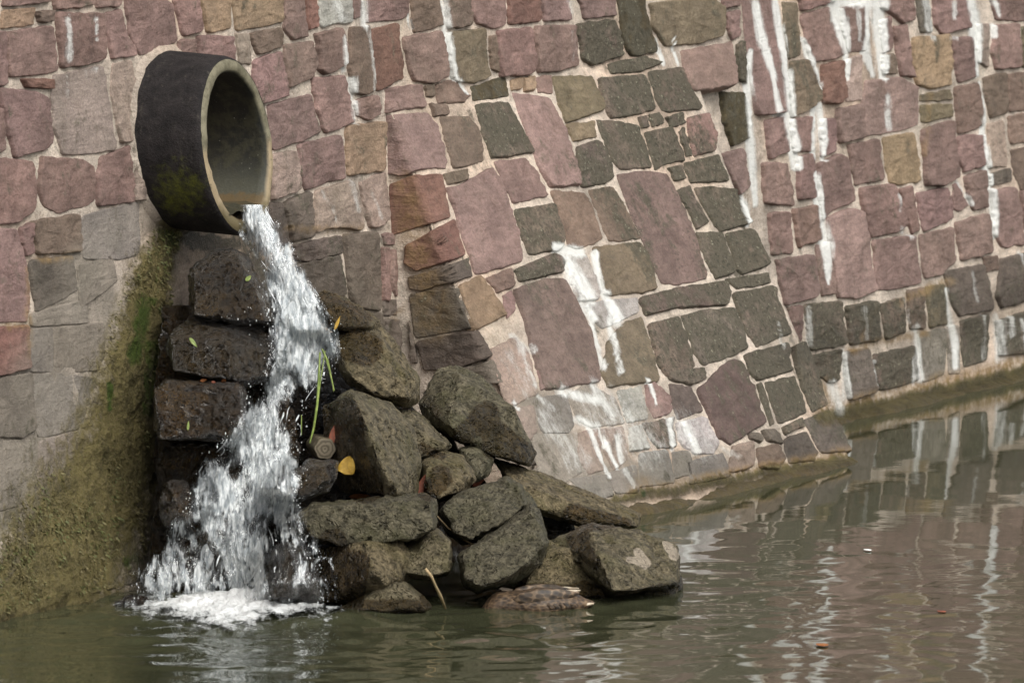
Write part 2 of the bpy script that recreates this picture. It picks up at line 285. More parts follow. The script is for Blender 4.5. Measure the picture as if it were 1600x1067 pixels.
# ------------------------------------------------------------------ traced stones: "type proud_mm  x,y x,y ..." in the order of the courses
WALL_STONES = '''
p 9,-8 68,-10 70,2 10,9|p 83,-8 140,-10 142,2 86,9|p 150,-8 183,-8 182,5 151,8|o 8,19 48,15 48,38 9,43|b 58,25 80,24 80,30 60,31
p 8,52 80,42 88,106 60,113 12,118|p 85,27 158,29 160,84 148,92 92,100|p 158,27 187,17 196,55 206,72 209,84 172,89|p 194,2 235,0 266,14 272,60 245,72 213,81 201,55
p 271,5 305,0 312,48 284,56|o 312,-6 358,-6 359,42 322,50|o 362,-8 438,-8 440,33 368,47|p 282,66 300,63 300,86 280,80|p 306,58 360,58 362,90 308,85|t 370,55 387,54 389,95 374,92
b 390,55 436,47 437,70 397,82|p -20,60 4,55 6,130 -20,135|t 82,126 110,118 160,108 172,180 175,235 140,237 98,235 86,200 80,160|k 176,103 198,100 208,160 210,218 188,222 180,180 173,150
r 40,127 78,128 78,135 42,133|p 0,142 48,148 72,158 76,215 62,230 20,242 8,205 3,170|p -15,170 0,172 4,230 -15,245|p -10,250 48,256 52,295 44,325 22,341 -10,344
p 64,252 140,258 146,262 146,310 130,318 92,327 68,315 60,290|p 155,245 195,230 200,270 205,312 150,318 148,280|t 206,265 214,262 218,312 208,312
b 47,352 120,340 124,388 55,393|G 128,345 205,325 205,390 170,405 130,405|p 28,360 45,353 47,395 35,400 28,380|p -10,365 22,365 35,405 40,470 38,500 -10,502|d 47,412 112,405 118,455 58,485 52,450
T 122,415 170,400 175,430 140,470 125,480|T 52,490 130,470 135,505 55,510|r -10,515 38,510 45,575 0,587 -10,588|G 46,515 80,512 80,580 47,580|T 84,512 150,505 150,555 140,580 84,583
d -10,592 45,582 52,670 28,683 -10,682|G 52,585 95,583 140,590 145,610 120,670 70,682 58,680|T -10,692 54,690 56,720 50,770 20,790 -10,798|T 60,690 110,675 105,735 72,775 57,770|T -10,805 40,790 40,850 -10,880
T 48,795 160,760 160,840 48,850|T -10,890 100,860 200,845 205,900 100,925 -10,945
p 440,-6 466,-6 474,58 456,62 441,40|r 478,-8 492,-8 496,38 482,44|W 496,-8 546,-8 548,28 520,30 500,38|p 549,-8 558,-8 556,28 551,30|p 580,-8 632,-8 638,20 625,30 578,34|b 641,-8 676,-8 684,38 650,48 642,22
b 700,-8 722,-8 726,38 704,40|p 740,-8 786,-8 789,35 770,44 752,38 742,20|r 791,-8 840,-8 841,30 793,36|p 844,-8 878,-8 882,25 848,27|p 905,-8 958,-8 958,20 918,24|D 964,3 1004,4 1008,35 1017,60 1013,84 986,88 975,75 970,40
O 1018,12 1110,2 1125,15 1126,50 1090,60 1040,66 1022,42|p 1130,-8 1152,-8 1152,8 1130,12|p 1131,22 1152,18 1154,52 1142,58 1134,40|p 400,97 438,85 444,140 442,150 408,160 398,140|p 441,72 478,66 488,102 482,118 449,133 445,100
p 496,58 525,52 532,75 530,105 505,117 498,110 499,80|b 550,50 576,45 580,90 583,140 570,146 553,143 549,100|r 579,48 620,36 624,80 625,120 600,135 586,142 582,90|p 628,62 680,54 688,85 690,120 676,127 650,125 640,112
O 702,55 755,50 758,100 764,118 740,128 712,125 704,100|b 763,60 772,58 776,112 766,110|p 776,52 829,45 833,105 820,116 780,118 777,100|p 833,47 895,46 898,97 868,105 838,108|l 900,42 960,36 968,50 971,85 930,98 908,90
p 485,122 528,118 545,190 520,203 505,208 494,170|p 425,165 482,150 496,205 480,215 432,232 424,200|p 557,160 588,153 590,175 575,182 559,177|o 540,202 598,193 597,262 540,270|p 464,228 530,212 536,278 510,283 475,296 466,270
k 426,245 460,240 464,292 428,306|d 441,320 481,303 484,368 452,378|k 492,300 545,285 562,330 558,355 540,350 505,350 490,357|k 563,290 600,275 605,330 595,348 577,350|d 425,320 438,320 446,375 428,380|d 460,385 530,370 532,395 480,410 466,408
d 466,412 528,398 538,455 490,460|d 535,372 588,368 592,485 560,480 544,455|p 598,370 614,368 614,382 600,383|p 594,388 601,386 603,470 597,470|p 611,395 623,390 632,455 618,460 612,440|d 600,472 633,472 634,492 601,493|d 596,500 636,497 640,540 600,545|d 560,492 592,490 595,530 575,530
p 1158,-8 1208,-8 1220,90 1222,174 1181,178 1168,90|O 1226,8 1243,10 1248,82 1234,88|O 1235,100 1268,98 1278,150 1262,165 1236,176 1231,140|p 1243,-8 1295,-10 1297,2 1250,16|p 1252,25 1290,15 1302,50 1312,85 1300,92 1268,95 1258,60
p 1318,20 1345,12 1350,60 1345,80 1330,82 1322,50|r 1283,105 1314,98 1318,150 1312,157 1284,155|k 1319,95 1345,85 1346,155 1321,156|p 1380,-8 1424,-8 1425,32 1410,37 1395,25 1382,15|p 1380,35 1390,30 1394,75 1385,80|p 1394,42 1415,38 1420,100 1425,122 1405,118 1398,80
b 1382,88 1394,85 1398,112 1385,112|P 1350,132 1405,125 1425,135 1428,190 1400,200 1350,208 1346,165|o 1424,60 1480,55 1486,130 1460,135 1430,128 1425,100|p 1456,-8 1500,-8 1507,45 1470,55 1458,40|d 1430,-8 1450,-8 1454,50 1438,50|p 1486,62 1512,62 1520,115 1495,125 1490,100
p 1552,-8 1620,-10 1620,30 1562,30|k 1528,45 1544,45 1542,100 1530,90|p 1552,42 1590,40 1592,102 1555,104 1548,80|O 1595,45 1625,40 1625,105 1595,105|O 1445,150 1483,142 1484,155 1444,157|O 1443,165 1486,163 1486,180 1445,188
b 1490,143 1525,137 1534,165 1535,190 1510,205 1495,208|b 1537,128 1570,120 1572,170 1545,180 1540,155|b 1574,118 1625,108 1625,165 1575,172|p 1305,175 1345,166 1349,210 1310,222 1304,200|p 1240,192 1260,190 1262,230 1245,232|p 1287,190 1302,188 1304,235 1288,240|p 1200,190 1215,185 1222,232 1205,240
o 1380,220 1425,213 1432,250 1435,278 1410,283 1388,280|p 1325,230 1372,222 1379,278 1335,287 1328,260|p 1440,205 1490,190 1493,270 1470,285 1445,285|p 1495,215 1530,212 1533,258 1505,268 1496,250|k 1547,200 1568,195 1572,255 1548,258|b 1574,185 1625,178 1625,220 1576,225
b 1581,235 1625,225 1625,280 1598,298 1586,270|d 1550,275 1574,268 1575,278 1552,283|p 1276,258 1305,245 1320,250 1331,308 1300,323 1286,338 1280,300|p 1250,250 1268,245 1270,300 1252,305|p 1196,262 1220,262 1229,315 1199,312|p 1346,297 1385,292 1398,320 1406,350 1385,362 1356,368 1349,330
p 1408,302 1423,297 1433,360 1425,363 1413,330|p 1433,308 1480,298 1486,335 1441,355|p 1488,297 1496,290 1511,320 1500,328 1488,325|p 1506,275 1530,268 1535,318 1515,322 1509,300|p 1548,303 1585,300 1598,375 1565,380 1555,360|p 1592,300 1625,295 1625,370 1603,374
p 1206,340 1233,338 1236,388 1211,390|p 1238,335 1270,328 1275,372 1246,385|P 1290,345 1325,330 1343,337 1354,400 1364,448 1330,462 1306,462 1296,400|p 1273,385 1294,380 1302,455 1282,460|p 1219,412 1270,405 1276,460 1231,472 1223,440|p 1363,380 1425,372 1434,410 1437,435 1400,445 1369,445
p 1436,373 1485,362 1489,405 1470,425 1443,430|p 1493,355 1540,342 1544,395 1501,405|d 1475,430 1532,420 1544,480 1500,488 1486,470|d 1562,412 1600,402 1606,463 1567,473 1556,450|b 1536,402 1556,399 1560,420 1541,425|p 1229,482 1253,479 1251,530 1241,530
l 1256,482 1310,476 1319,534 1266,543|l 1320,485 1369,477 1371,525 1327,533|l 1374,482 1412,470 1413,510 1382,523|b 1416,462 1440,456 1444,508 1419,508|O 1446,456 1474,450 1477,500 1451,505|l 1264,562 1311,550 1309,588 1286,593 1271,583|d 1317,557 1350,552 1359,608 1326,618
l 1370,560 1424,547 1429,588 1377,603|T 1441,527 1477,521 1474,573 1447,583|l 1502,507 1534,498 1534,558 1507,566|l 1562,507 1590,497 1622,490 1624,543 1567,548|d 1608,395 1630,390 1630,450 1610,460|l 1150,75 1160,70 1162,130 1152,120|D 1131,151 1155,151 1162,180 1161,211 1145,219 1136,190|p 1126,248 1154,241 1161,298 1152,305 1141,280|T 1480,520 1493,518 1494,572 1482,574
'''
BUTT_STONES = '''
p 598,143 657,137 663,167 599,175|b 663,139 674,138 676,150 665,150|b 679,136 705,130 731,150 725,156 683,157|D 735,138 785,123 789,145 739,151|o 801,129 813,126 813,139 802,140|o 817,126 831,123 831,139 818,140|p 840,129 861,124 861,142 842,142|b 671,165 689,168 691,178 676,180
p 602,182 668,178 680,195 692,248 688,257 650,257 630,267 602,265|b 690,190 735,190 748,205 752,243 740,254 711,261 701,225|l 746,170 795,166 807,190 830,235 790,240 767,242 754,205|P 801,149 825,152 861,160 884,205 903,284 859,289 841,260 821,205|O 863,128 920,127 937,165 934,175 883,191 871,160
l 937,127 1000,122 1011,140 1019,169 985,177 956,182 947,160|l 1015,116 1068,111 1077,140 1090,164 1085,169 1036,173 1023,145|l 956,99 1000,91 1028,100 1005,109 961,112|p 1066,87 1130,77 1141,72 1147,127 1110,134 1079,137 1071,110|O 884,196 925,191 929,212 894,218
l 934,193 955,193 997,201 1009,230 1017,261 970,263 957,250 942,215|l 999,189 1008,186 1011,197 1001,199|l 1014,183 1027,179 1031,191 1018,196|l 1044,185 1062,179 1065,189 1049,195|l 1007,212 1045,204 1057,220 1066,247 1040,251 1021,260|l 1061,212 1068,205 1079,242 1071,244
p 1073,192 1098,184 1111,215 1109,234 1083,242 1076,215|l 899,235 932,223 944,235 954,275 947,282 906,287|l 1074,258 1122,246 1135,277 1080,280|r 610,295 650,281 665,280 689,279 701,334 660,344 616,359 611,330
b 691,274 722,268 724,282 698,288|P 697,296 730,291 765,271 775,281 799,350 811,404 741,424 736,400 716,345|p 776,257 820,253 834,270 848,301 801,311 790,290|l 808,334 866,325 881,375 877,384 827,392 816,365|b 862,304 914,309 921,320 939,369 934,374 901,383 885,379 870,325|b 920,303 960,299 977,325 998,369 960,372 949,371 934,335
B 962,276 1000,271 1040,276 1054,300 1084,365 1103,429 1060,439 1029,436 1012,395 987,340|l 1046,268 1060,265 1063,276 1051,277|l 1055,301 1075,294 1084,315 1101,345 1097,351 1086,359 1072,325|l 1090,301 1149,303 1157,325 1164,349 1125,361 1116,350 1100,320|l 1087,366 1125,366 1129,375 1143,424 1120,431 1113,429 1097,395
l 1135,368 1172,363 1181,385 1194,414 1160,427 1151,420 1142,390|r 637,390 688,362 706,352 719,396 700,402 655,417 636,405|d 641,437 705,419 727,411 731,429 705,437 655,451 641,449|d 641,464 714,452 736,512 700,519 649,528|o 720,451 750,434 784,488 755,504 741,511|b 767,440 799,426 801,444 776,452
l 806,428 862,404 877,410 877,422 810,437|p 787,468 795,463 799,480 791,487|B 805,456 850,441 881,441 894,475 913,520 930,596 895,601 849,607 836,560 823,500|W 885,406 911,406 934,455 929,467 901,469 894,450|O 933,391 999,384 1011,400 1023,447 1000,454 946,457 939,425|W 921,478 960,471 989,471 991,484 941,507
l 1005,470 1060,456 1130,446 1137,460 1134,477 1060,477 1011,487|l 1141,438 1190,431 1194,440 1151,447|O 957,532 981,507 1000,503 1007,525 1026,597 1000,599 956,604 945,580|l 1014,515 1058,503 1067,525 1083,574 1072,582 1041,589 1027,565|l 1065,498 1105,486 1147,484 1157,505 1166,539 1130,554 1096,564 1082,545
l 1144,463 1204,454 1214,475 1233,514 1200,529 1180,539 1167,520 1152,490|l 1040,583 1093,576 1096,594 1075,602 1045,594|d 1044,599 1074,606 1084,625 1093,644 1060,654 1053,640|p 1006,601 1020,599 1043,620 1046,644 1020,651 1011,635|W 972,610 1000,604 1008,640 1010,654 986,659|B 1090,612 1121,581 1145,567 1159,571 1177,605 1193,659 1170,674 1140,693 1121,679 1107,645
l 1163,561 1229,542 1231,564 1237,577 1181,594 1169,580|l 1182,602 1190,600 1208,659 1201,663|l 1195,601 1239,591 1249,612 1258,639 1235,649 1213,657 1206,635|l 1237,546 1254,539 1274,580 1290,629 1266,639 1256,612 1244,580|d 1173,681 1185,682 1184,691 1175,687|d 1194,676 1202,676 1212,692 1202,689|l 1226,671 1249,661 1251,667 1229,677
d 1224,688 1257,676 1273,705 1270,714 1231,716|d 1258,661 1291,647 1306,670 1318,699 1281,701|b 1180,701 1215,696 1226,715 1219,726 1186,726|k 1144,701 1174,693 1176,720 1164,728 1137,733|W 1057,661 1094,651 1118,690 1109,706 1081,707 1064,690|l 1002,663 1044,656 1053,699 1030,702 1020,690|W 987,669 999,666 1013,699 987,703
k 767,553 800,537 824,555 838,609 795,629 786,610 772,575|p 838,567 853,595 858,604 844,609|G 836,633 880,626 889,667 884,674 851,674 841,660|T 891,621 914,606 948,625 963,659 930,664 906,650|k 906,681 934,671 943,734 920,740 907,715|k 939,673 969,669 976,719 958,733 947,710|T 842,682 889,682 903,734 880,748 852,730
G 957,741 989,731 993,759 963,760|G 1002,711 1039,706 1048,744 1001,750|G 1053,711 1075,709 1083,741 1056,746|G 1073,727 1129,712 1137,734 1077,746|k 801,647 831,641 836,672 822,690 811,670|G 905,750 945,745 950,765 930,772
|d 652,533 738,517 764,560 704,577 664,577|d 690,582 768,564 782,592 740,590|d 640,500 648,530 652,560 644,560
'''
BASECOL = dict(p=(.212,.140,.122), P=(.265,.180,.158), b=(.165,.118,.092), r=(.175,.098,.078), o=(.260,.185,.125), O=(.165,.128,.088), l=(.150,.115,.092),
               D=(.070,.055,.030), d=(.132,.106,.088), G=(.200,.178,.158), t=(.270,.212,.180), T=(.245,.212,.178), k=(.285,.215,.180), W=(.36,.335,.31), B=(.150,.108,.092))
LICHEN = dict(l=.92, D=.72, O=.30, B=.22, d=.16, W=.12)
MORTAR = np.array((.60, .51, .43))

# stains with their own outlines, and the pipe's shadow painted below it: strokes x0,y0,w0 > x1,y1,w1 (strength)
LIME = '''1215,505,5 1222,545,6 .5;1260,480,5 1264,540,7 .55;1345,480,5 1350,530,5 .45;1420,560,5 1426,600,6 .5;1530,490,6 1536,560,6 .5;1590,500,6 1596,545,6 .5;1410,460,5 1416,505,5 .45;850,650,30 900,720,40 .42;940,640,60 1010,700,60 .42;1060,670,50 1100,700,40 .4;790,560,30 820,610,20 .35;1178,0,9 1187,60,10 1199,112,7 1206,172,6 1;1208,-5,9 1219,60,11 1224,120,10 1227,175,12 1235,220,13 1242,262,8 1.1;1172,80,6 1166,110,7 1170,200,10 1174,260,10 1180,320,7 1;1155,306,5 1163,328,11 1168,352,5 1;1252,60,4 1262,90,7 1274,112,8 1278,138,4 1
1272,165,6 1268,205,8 1269,248,5 1;1281,165,7 1283,210,8 1284,250,5 1;1270,272,7 1280,345,10 1287,385,11 1288,420,8 1290,445,2 1.1;1300,4,12 1312,45,16 1320,85,9 1322,124,4 1.05;1302,4,10 1376,6,12 1;1352,10,9 1355,50,7 1352,82,11 1363,120,5 1;1372,5,13 1374,60,13 1378,122,8 1.1;1335,20,6 1338,66,4 .7
1383,148,6 1387,200,9 .75;1444,-5,12 1450,62,8 .62;1483,5,8 1484,30,5 .75;1513,-5,16 1522,42,12 1524,75,9 1525,118,7 1.05;1550,0,6 1558,26,4 .9;1549,40,6 1551,58,5 .9;1531,130,3 1537,175,5 1535,212,8 1539,255,7 1542,278,9 1549,330,8 1552,372,5 1;1494,285,4 1514,320,5 .75
1395,305,5 1397,330,4 .6;1476,452,4 1484,505,8 1490,540,9 1491,574,7 1;1428,510,9 1436,592,10 .72;1574,498,7 1576,525,5 .8;1555,495,12 1562,560,14 .62;1315,545,5 1321,622,6 .75;1300,600,12 1312,640,16 .68;1361,565,5 1366,600,5 .8;1516,425,5 1522,470,6 .45
97,28,7 102,97,7 .75;140,28,5 144,64,3 .85;101,120,6 108,175,4 .5;150,110,10 130,118,8 .5;530,58,5 536,112,6 .7;545,125,8 552,190,9 .72;575,48,5 579,142,5 .5;566,-4,10 568,40,10 .72;522,0,14 530,30,14 .5;690,-4,8 694,40,7 698,78,8 706,126,7 .85;714,128,6 727,146,6 .9
636,24,4 641,46,4 .9;888,-4,12 893,22,9 .5;888,50,6 893,96,5 .45;1024,62,5 1036,100,5 1;1047,63,4 1059,102,3 1;866,388,10 905,396,14 1.05;878,400,10 900,440,20 920,470,14 .85;926,396,6 940,460,6 .95;905,470,10 926,500,8 .85;944,462,10 964,502,14 1;925,508,7 941,578,6 .8;950,500,9 965,585,7 .8
1009,596,6 1018,615,4 1024,634,2 1;805,535,6 836,604,6 .6;800,525,10 830,550,8 .6;875,612,12 935,628,12 .75;925,600,10 956,652,10 .68;932,674,5 964,732,5 .9;919,672,6 950,746,5 .85;962,684,9 970,722,7 .75;900,655,10 930,668,12 .75;1040,658,6 1051,702,6 .85;1064,663,10 1086,706,10 .85;980,648,8 1036,702,7 .5
800,628,4 808,640,5 .9;840,620,8 860,640,10 .55;1130,700,6 1150,715,8 .5;975,735,8 990,760,8 .6;500,300,6 520,345,7 .45;575,300,5 590,340,5 .5;545,285,8 552,330,8 .5;1402,358,6 1420,372,6 .6;1590,395,6 1600,420,6 .6;1205,180,5 1225,182,5 .7;1470,62,5 1490,60,5 .5'''
OCHRE = '''632,280,30 650,380,50 680,500,60 .55;1290,650,34 1400,622,36 1500,598,34 1640,560,36 .95;985,772,12 1100,752,22 1220,735,26 1335,712,26 .95;1400,470,10 1480,440,14 .7;1330,545,10 1410,525,12 1450,520,9 .8;440,360,10 560,355,12 .5;60,405,14 115,398,12 .7;10,512,10 40,508,8 .7;38,470,10 45,540,8 .6;40,560,8 36,420,8 .5;615,500,8 640,470,8 .5;650,420,12 640,380,14 .5;1000,760,30 1020,765,30 .6
1290,600,24 1310,640,20 .7;1360,480,6 1340,540,8 .5;1450,150,10 1440,240,8 .4'''
PLASTER = '''840,640,70 880,720,70 960,750,50 1;-20,720,160 60,760,120 1;100,500,90 40,640,120 1;545,480,60 620,520,50 .5;125,420,80 150,480,80 100,560,120 60,640,130 30,760,140 .95;250,330,50 150,370,60 .6;640,700,60 860,700,60 900,730,50 .9;820,650,30 1000,740,30 .7;1020,640,24 990,690,40 .5;1000,750,40 1120,730,30 .5'''
GREYWET = '''375,372,40 395,400,44 420,450,44 1;1240,540,70 1400,520,60 1620,470,60 .55;1000,740,50 1300,690,40 .5;265,400,40 250,560,40 245,760,36 232,930,30 .6;250,370,50 320,380,60 390,385,50 1;560,400,60 590,520,70 .45;700,480,70 740,580,60 .5;60,440,40 80,560,60 .3;420,330,40 470,400,60 520,460,60 600,520,50 .75;300,390,60 380,400,50 .8;700,560,60 640,520,40 .7;560,430,60 520,380,40 .35;1000,775,14 1330,722,10 .9;1285,660,30 1640,582,30 1;960,790,16 1335,722,18 1;-20,975,20 230,930,18 .9;250,700,40 230,930,30 .6'''  # wet patches; those just under the pipe also paint in its shadow
ALGAE = '''268,350,40 240,420,62 222,500,80 200,580,100 190,660,130 170,740,170 130,820,200 90,900,220 40,960,160 1.15;-30,900,60 40,870,80 .9;250,560,60 240,760,60 1;1285,654,24 1640,575,24 1.0;960,782,16 1335,716,20 .85'''
GREEN = '''163,600,10 168,640,12 .8;225,470,30 205,560,30 .7;240,360,24 265,380,24 .6;200,880,30 250,860,30 .6;1000,765,6 1008,776,8 .8;235,540,30 232,640,26 .6'''
DARKLICHEN = '''375,372,40 395,400,44 420,450,44 1.1;1240,510,60 1400,490,60 1620,450,60 .45;1290,590,50 1420,570,50 1620,520,40 .5;250,365,30 320,378,40 375,385,34 1.1;300,400,60 280,480,50 .6;940,70,60 1010,130,90 1050,200,90 1110,330,100 1150,430,110 1210,560,120 1270,660,90 .62;900,250,40 960,310,40 1000,380,40 .55;1060,520,60 1090,560,50 .6;905,70,30 990,60,30 .3;1300,500,26 1420,500,20 .4;1280,570,22 1420,560,24 1520,530,22 1620,515,22 .45;800,240,20 770,200,20 .35;700,220,16 .3;990,280,12 1040,380,16 1070,430,14 .55;1375,60,1 1376,61,1 .1;1455,50,10 1458,100,6 .6;960,150,30 1040,140,30 .3'''  # lichen, plus the pipe's cast shadow painted on the wall below it
def strokes(txt):
    out = []
    for part in txt.replace('\n', ';').split(';'):
        w = part.split()
        if not w: continue
        st = float(w[-1]); pts = [tuple(map(float, q.split(','))) for q in w[:-1]]
        if len(pts) == 1: pts = pts * 2
        out += [(pts[i], pts[i + 1], st) for i in range(len(pts) - 1)]
    return out
def mask(px, py, segs, soft=0.35, wid=0.5):
    m = np.zeros(px.shape)
    for (x0, y0, w0), (x1, y1, w1), st in segs:
        dx, dy = x1 - x0, y1 - y0; L = dx * dx + dy * dy + 1e-6
        R = max(w0, w1) * 2.0
        sel = (px > min(x0, x1) - R) & (px < max(x0, x1) + R) & (py > min(y0, y1) - R) & (py < max(y0, y1) + R)
        if not sel.any(): continue
        X, Y = px[sel], py[sel]
        t = np.clip(((X - x0) * dx + (Y - y0) * dy) / L, 0, 1); w = w0 + (w1 - w0) * t
        d = np.hypot(X - x0 - t * dx, Y - y0 - t * dy) / np.maximum(w * wid, 0.5)
        m[sel] = np.maximum(m[sel], st * (1 - sm(1 - soft, 1 + soft, d)))
    return m
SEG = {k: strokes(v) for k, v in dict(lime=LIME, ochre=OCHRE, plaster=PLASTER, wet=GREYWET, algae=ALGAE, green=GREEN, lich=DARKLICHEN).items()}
def stains(P, kind=None):
    px, py = to_px(P)
    wob = 4.0
    qx = px + wob * fbm(P, 9, 2, 5); qy = py + wob * fbm(P, 9, 2, 9)
    li = mask(px + 1.5 * fbm(P, 14, 2, 3), py, SEG['lime'], .8, .72); oc = mask(qx, qy, SEG['ochre'], .6); pl = mask(qx, qy, SEG['plaster'], .5)
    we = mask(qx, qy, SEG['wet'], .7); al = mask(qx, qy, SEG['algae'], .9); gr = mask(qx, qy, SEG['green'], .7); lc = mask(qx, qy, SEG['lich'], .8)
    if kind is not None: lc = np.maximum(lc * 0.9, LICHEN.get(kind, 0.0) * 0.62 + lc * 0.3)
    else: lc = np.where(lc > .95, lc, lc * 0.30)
    if kind is not None: pl = pl * .45
    return np.stack([li, lc, oc, pl], -1), np.stack([al, we, gr, np.ones_like(al)], -1), pl

def parse(txt):
    for part in txt.replace('\n', '|').split('|'):
        w = part.split()
        if w: yield w[0], np.array([tuple(map(float, q.split(','))) for q in w[1:]])
def outline(poly, n=30, rnd=0.045, jit=2.0, seed=0):
    p = poly.copy(); a = np.roll(p, -1, 0)
    q2 = np.stack([p * (1 - rnd) + a * rnd, p * rnd + a * (1 - rnd)], 1).reshape(-1, 2)      # cut corners
    c = np.vstack([q2, q2[:1]]); L = np.concatenate([[0], np.cumsum(np.hypot(*np.diff(c, axis=0).T))])
    t = np.linspace(0, L[-1], n, endpoint=False); r = np.stack([np.interp(t, L, c[:, 0]), np.interp(t, L, c[:, 1])], -1)
    cc = r.mean(0); d = r - cc; ln = np.hypot(*d.T)[:, None]
    ph = np.stack([r[:, 0], r[:, 1], np.full(n, seed * 3.7)], -1)
    return r + d / ln * (jit * (vnoise(ph / 11, seed) + 0.8 * vnoise(ph / 4.0, seed + 3)))[:, None]
ALLP = []
def seg_dist(pt, poly):
    a = poly; b = np.roll(poly, -1, 0); d = b - a; v = pt[:, None] - a[None]
    t = np.clip((v * d).sum(-1) / ((d * d).sum(-1) + 1e-9), 0, 1); return np.linalg.norm(v - t[..., None] * d, axis=-1).min(1)
def grow(poly, me, gap, most):
    """push each edge of a traced stone out into the joint until about `gap` pixels of mortar are left, keeping its corners"""
    lo, hi = poly.min(0) - 40, poly.max(0) + 40
    near = [p for q, p in enumerate(ALLP) if q != me and (p.max(0) > lo).all() and (p.min(0) < hi).all()]
    n = len(poly); a = poly; b = np.roll(poly, -1, 0); e = b - a; ln = np.linalg.norm(e, axis=1)[:, None] + 1e-9; nm = np.stack([e[:, 1], -e[:, 0]], -1) / ln
    if ((a + b - 2 * poly.mean(0)) * nm * ln).sum() < 0: nm = -nm
    t = np.linspace(.08, .92, 7); q0 = a[:, None] + e[:, None] * t[None, :, None]; u = np.zeros((n, 7)); live = np.ones((n, 7), bool)
    for k in range(1, 25):
        w = k * .5
        if w > most or not live.any(): break
        q = (q0 + nm[:, None] * w).reshape(-1, 2); dd = np.full(len(q), 99.)
        for p in near: dd = np.minimum(dd, seg_dist(q, p))
        live &= (dd.reshape(n, 7) - w) > gap; u[live] = w
    off = np.sort(u, 1)[:, 2]; out = np.empty_like(poly)
    for i in range(n):
        n1, n2, o1, o2 = nm[i - 1], nm[i], off[i - 1], off[i]; det = n1[0] * n2[1] - n1[1] * n2[0]
        if abs(det) < .25: v = (n1 * o1 + n2 * o2) / 2
        else: v = np.array([(o1 * n2[1] - o2 * n1[1]) / det, (n1[0] * o2 - n2[0] * o1) / det])
        m = np.hypot(*v); v = v * min(1, 1.9 * max(o1, o2, .5) / (m + 1e-9)); out[i] = poly[i] + v
    return out
def build_stone(kind, poly, surf, parent, idx, shallow=1.0, me=0):
    n = 72; o = outline(grow(poly, me, 2.0 if kind in 'TG' else 5.5, 11 if kind in 'TG' else 7.0), n, seed=idx, jit=1.0 if kind in 'TG' else 1.6); c = o.mean(0); d = o - c; ln = np.hypot(*d.T)[:, None]
    flat = kind in 'TG'
    h = (0.004 + 0.008 * rng.random()) * (0.35 if flat else 1.0) * shallow
    small = min(1.0, ln.mean() / 22)
    g = 1.0
    rings = [(g + 1.4, -0.03), (g + .4, -0.004), (g - .5 * small, h * .72), (g - 1.6 * small, h * .96), (g - 2.8 * small, h), (g - 5.0 * small, h)]
    V, Hh = [], []
    for off, hh in rings: V.append(c + d * (1 + np.maximum(off, -0.35 * ln) / ln)); Hh.append(np.full(n, hh))
    inner = V[-1]
    for k, f in enumerate((.8, .6, .4, .2)): V.append(c + (inner - c) * f); Hh.append(np.full(n, h * (1.0 + .06 * k)))
    V.append(c[None]); Hh.append(np.array([h * 1.25])); px = np.vstack(V); H = np.concatenate(Hh)
    P, N = surf(px[:, 0], px[:, 1])
    a = np.clip(H / h, 0, 1)
    rel = 0.0050 * fbm(P, 8, 4, 31) + 0.0035 * fbm(P * np.array([1, 1, 2.5]), 26, 3, 37)
    tx, tz = rng.normal(0, .012), rng.normal(0, .03); dz = P[:, 2] - P[-1, 2]; ds = (P - P[-1]) @ D
    rel = rel + tx * ds + tz * dz
    H = H + a * rel * (0.5 if flat else 1.0) * (0.4 + .6 * small)
    H = np.where(np.arange(len(H)) >= 2 * n, np.maximum(H, np.where(np.arange(len(H)) >= 3 * n, .0048, .0034)), H)
    V3 = P + N * H[:, None]
    nr = len(rings) + 4
    F = grid_faces(nr, n, True).tolist(); last = (nr - 1) * n; ce = nr * n
    F += [(last + i, last + (i + 1) % n, ce) for i in range(n)]
    col = np.array(BASECOL[kind]) * (1 + rng.normal(0, .09)) * (1 + rng.normal(0, .018, 3))
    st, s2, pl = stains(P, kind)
    base = np.concatenate([np.tile(np.clip(col, .02, .8), (len(P), 1)), np.ones((len(P), 1))], 1)
    ob = mesh_obj('stone', V3, F, M_STONE, parent, True, dict(base=base, stain=st, stain_wet=s2))
    return recentre(ob)
def coords_attrs(P, extra_col=None):
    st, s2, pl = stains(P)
    v = 1 + 0.16 * fbm(P, 2.5, 3, 51)[:, None] + 0.10 * fbm(P, 11, 3, 57)[:, None]
    pink = sm(-.2, .7, fbm(P, 1.7, 2, 61))[:, None]
    grime = sm(.05, .75, fbm(P, 6.5, 4, 63))[:, None]; v = v * (1 - .30 * grime)
    base = MORTAR * v * (1 - pink * np.array([.02, .10, .16]))
    return dict(base=np.concatenate([base, np.ones((len(P), 1))], 1), stain=st, stain_wet=s2)

wall = empty('retaining_wall', Q(3.5, 0, 0), 'long battered retaining wall of pinkish sandstone blocks in pale mortar, rising from the water', 'wall')
# mortar bed of the wall
NS, NZ = 560, 300
sg = np.linspace(-2.6, 11.5, NS); zg = np.linspace(-0.35, 3.0, NZ); ss, zz = np.meshgrid(sg, zg)
Pm = Q(ss, 0, zz).reshape(-1, 3)
pxm, pym = to_px(Pm)
rough = 0.0018 * fbm(Pm, 14, 4, 71) + 0.0016 * fbm(Pm, 40, 2, 73)
alg = mask(pxm + 8 * fbm(Pm, 6, 2, 75), pym, SEG['algae'], .8); plm = mask(pxm, pym, SEG['plaster'], .6)
rough = rough + 0 * alg + plm * (0.001 + 0.004 * fbm(Pm, 8, 3, 79))
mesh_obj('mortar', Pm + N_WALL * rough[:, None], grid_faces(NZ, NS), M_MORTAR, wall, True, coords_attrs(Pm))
ALLP += [p for _, p in parse(WALL_STONES)] + [p for _, p in parse(BUTT_STONES)]; NW = len(list(parse(WALL_STONES)))
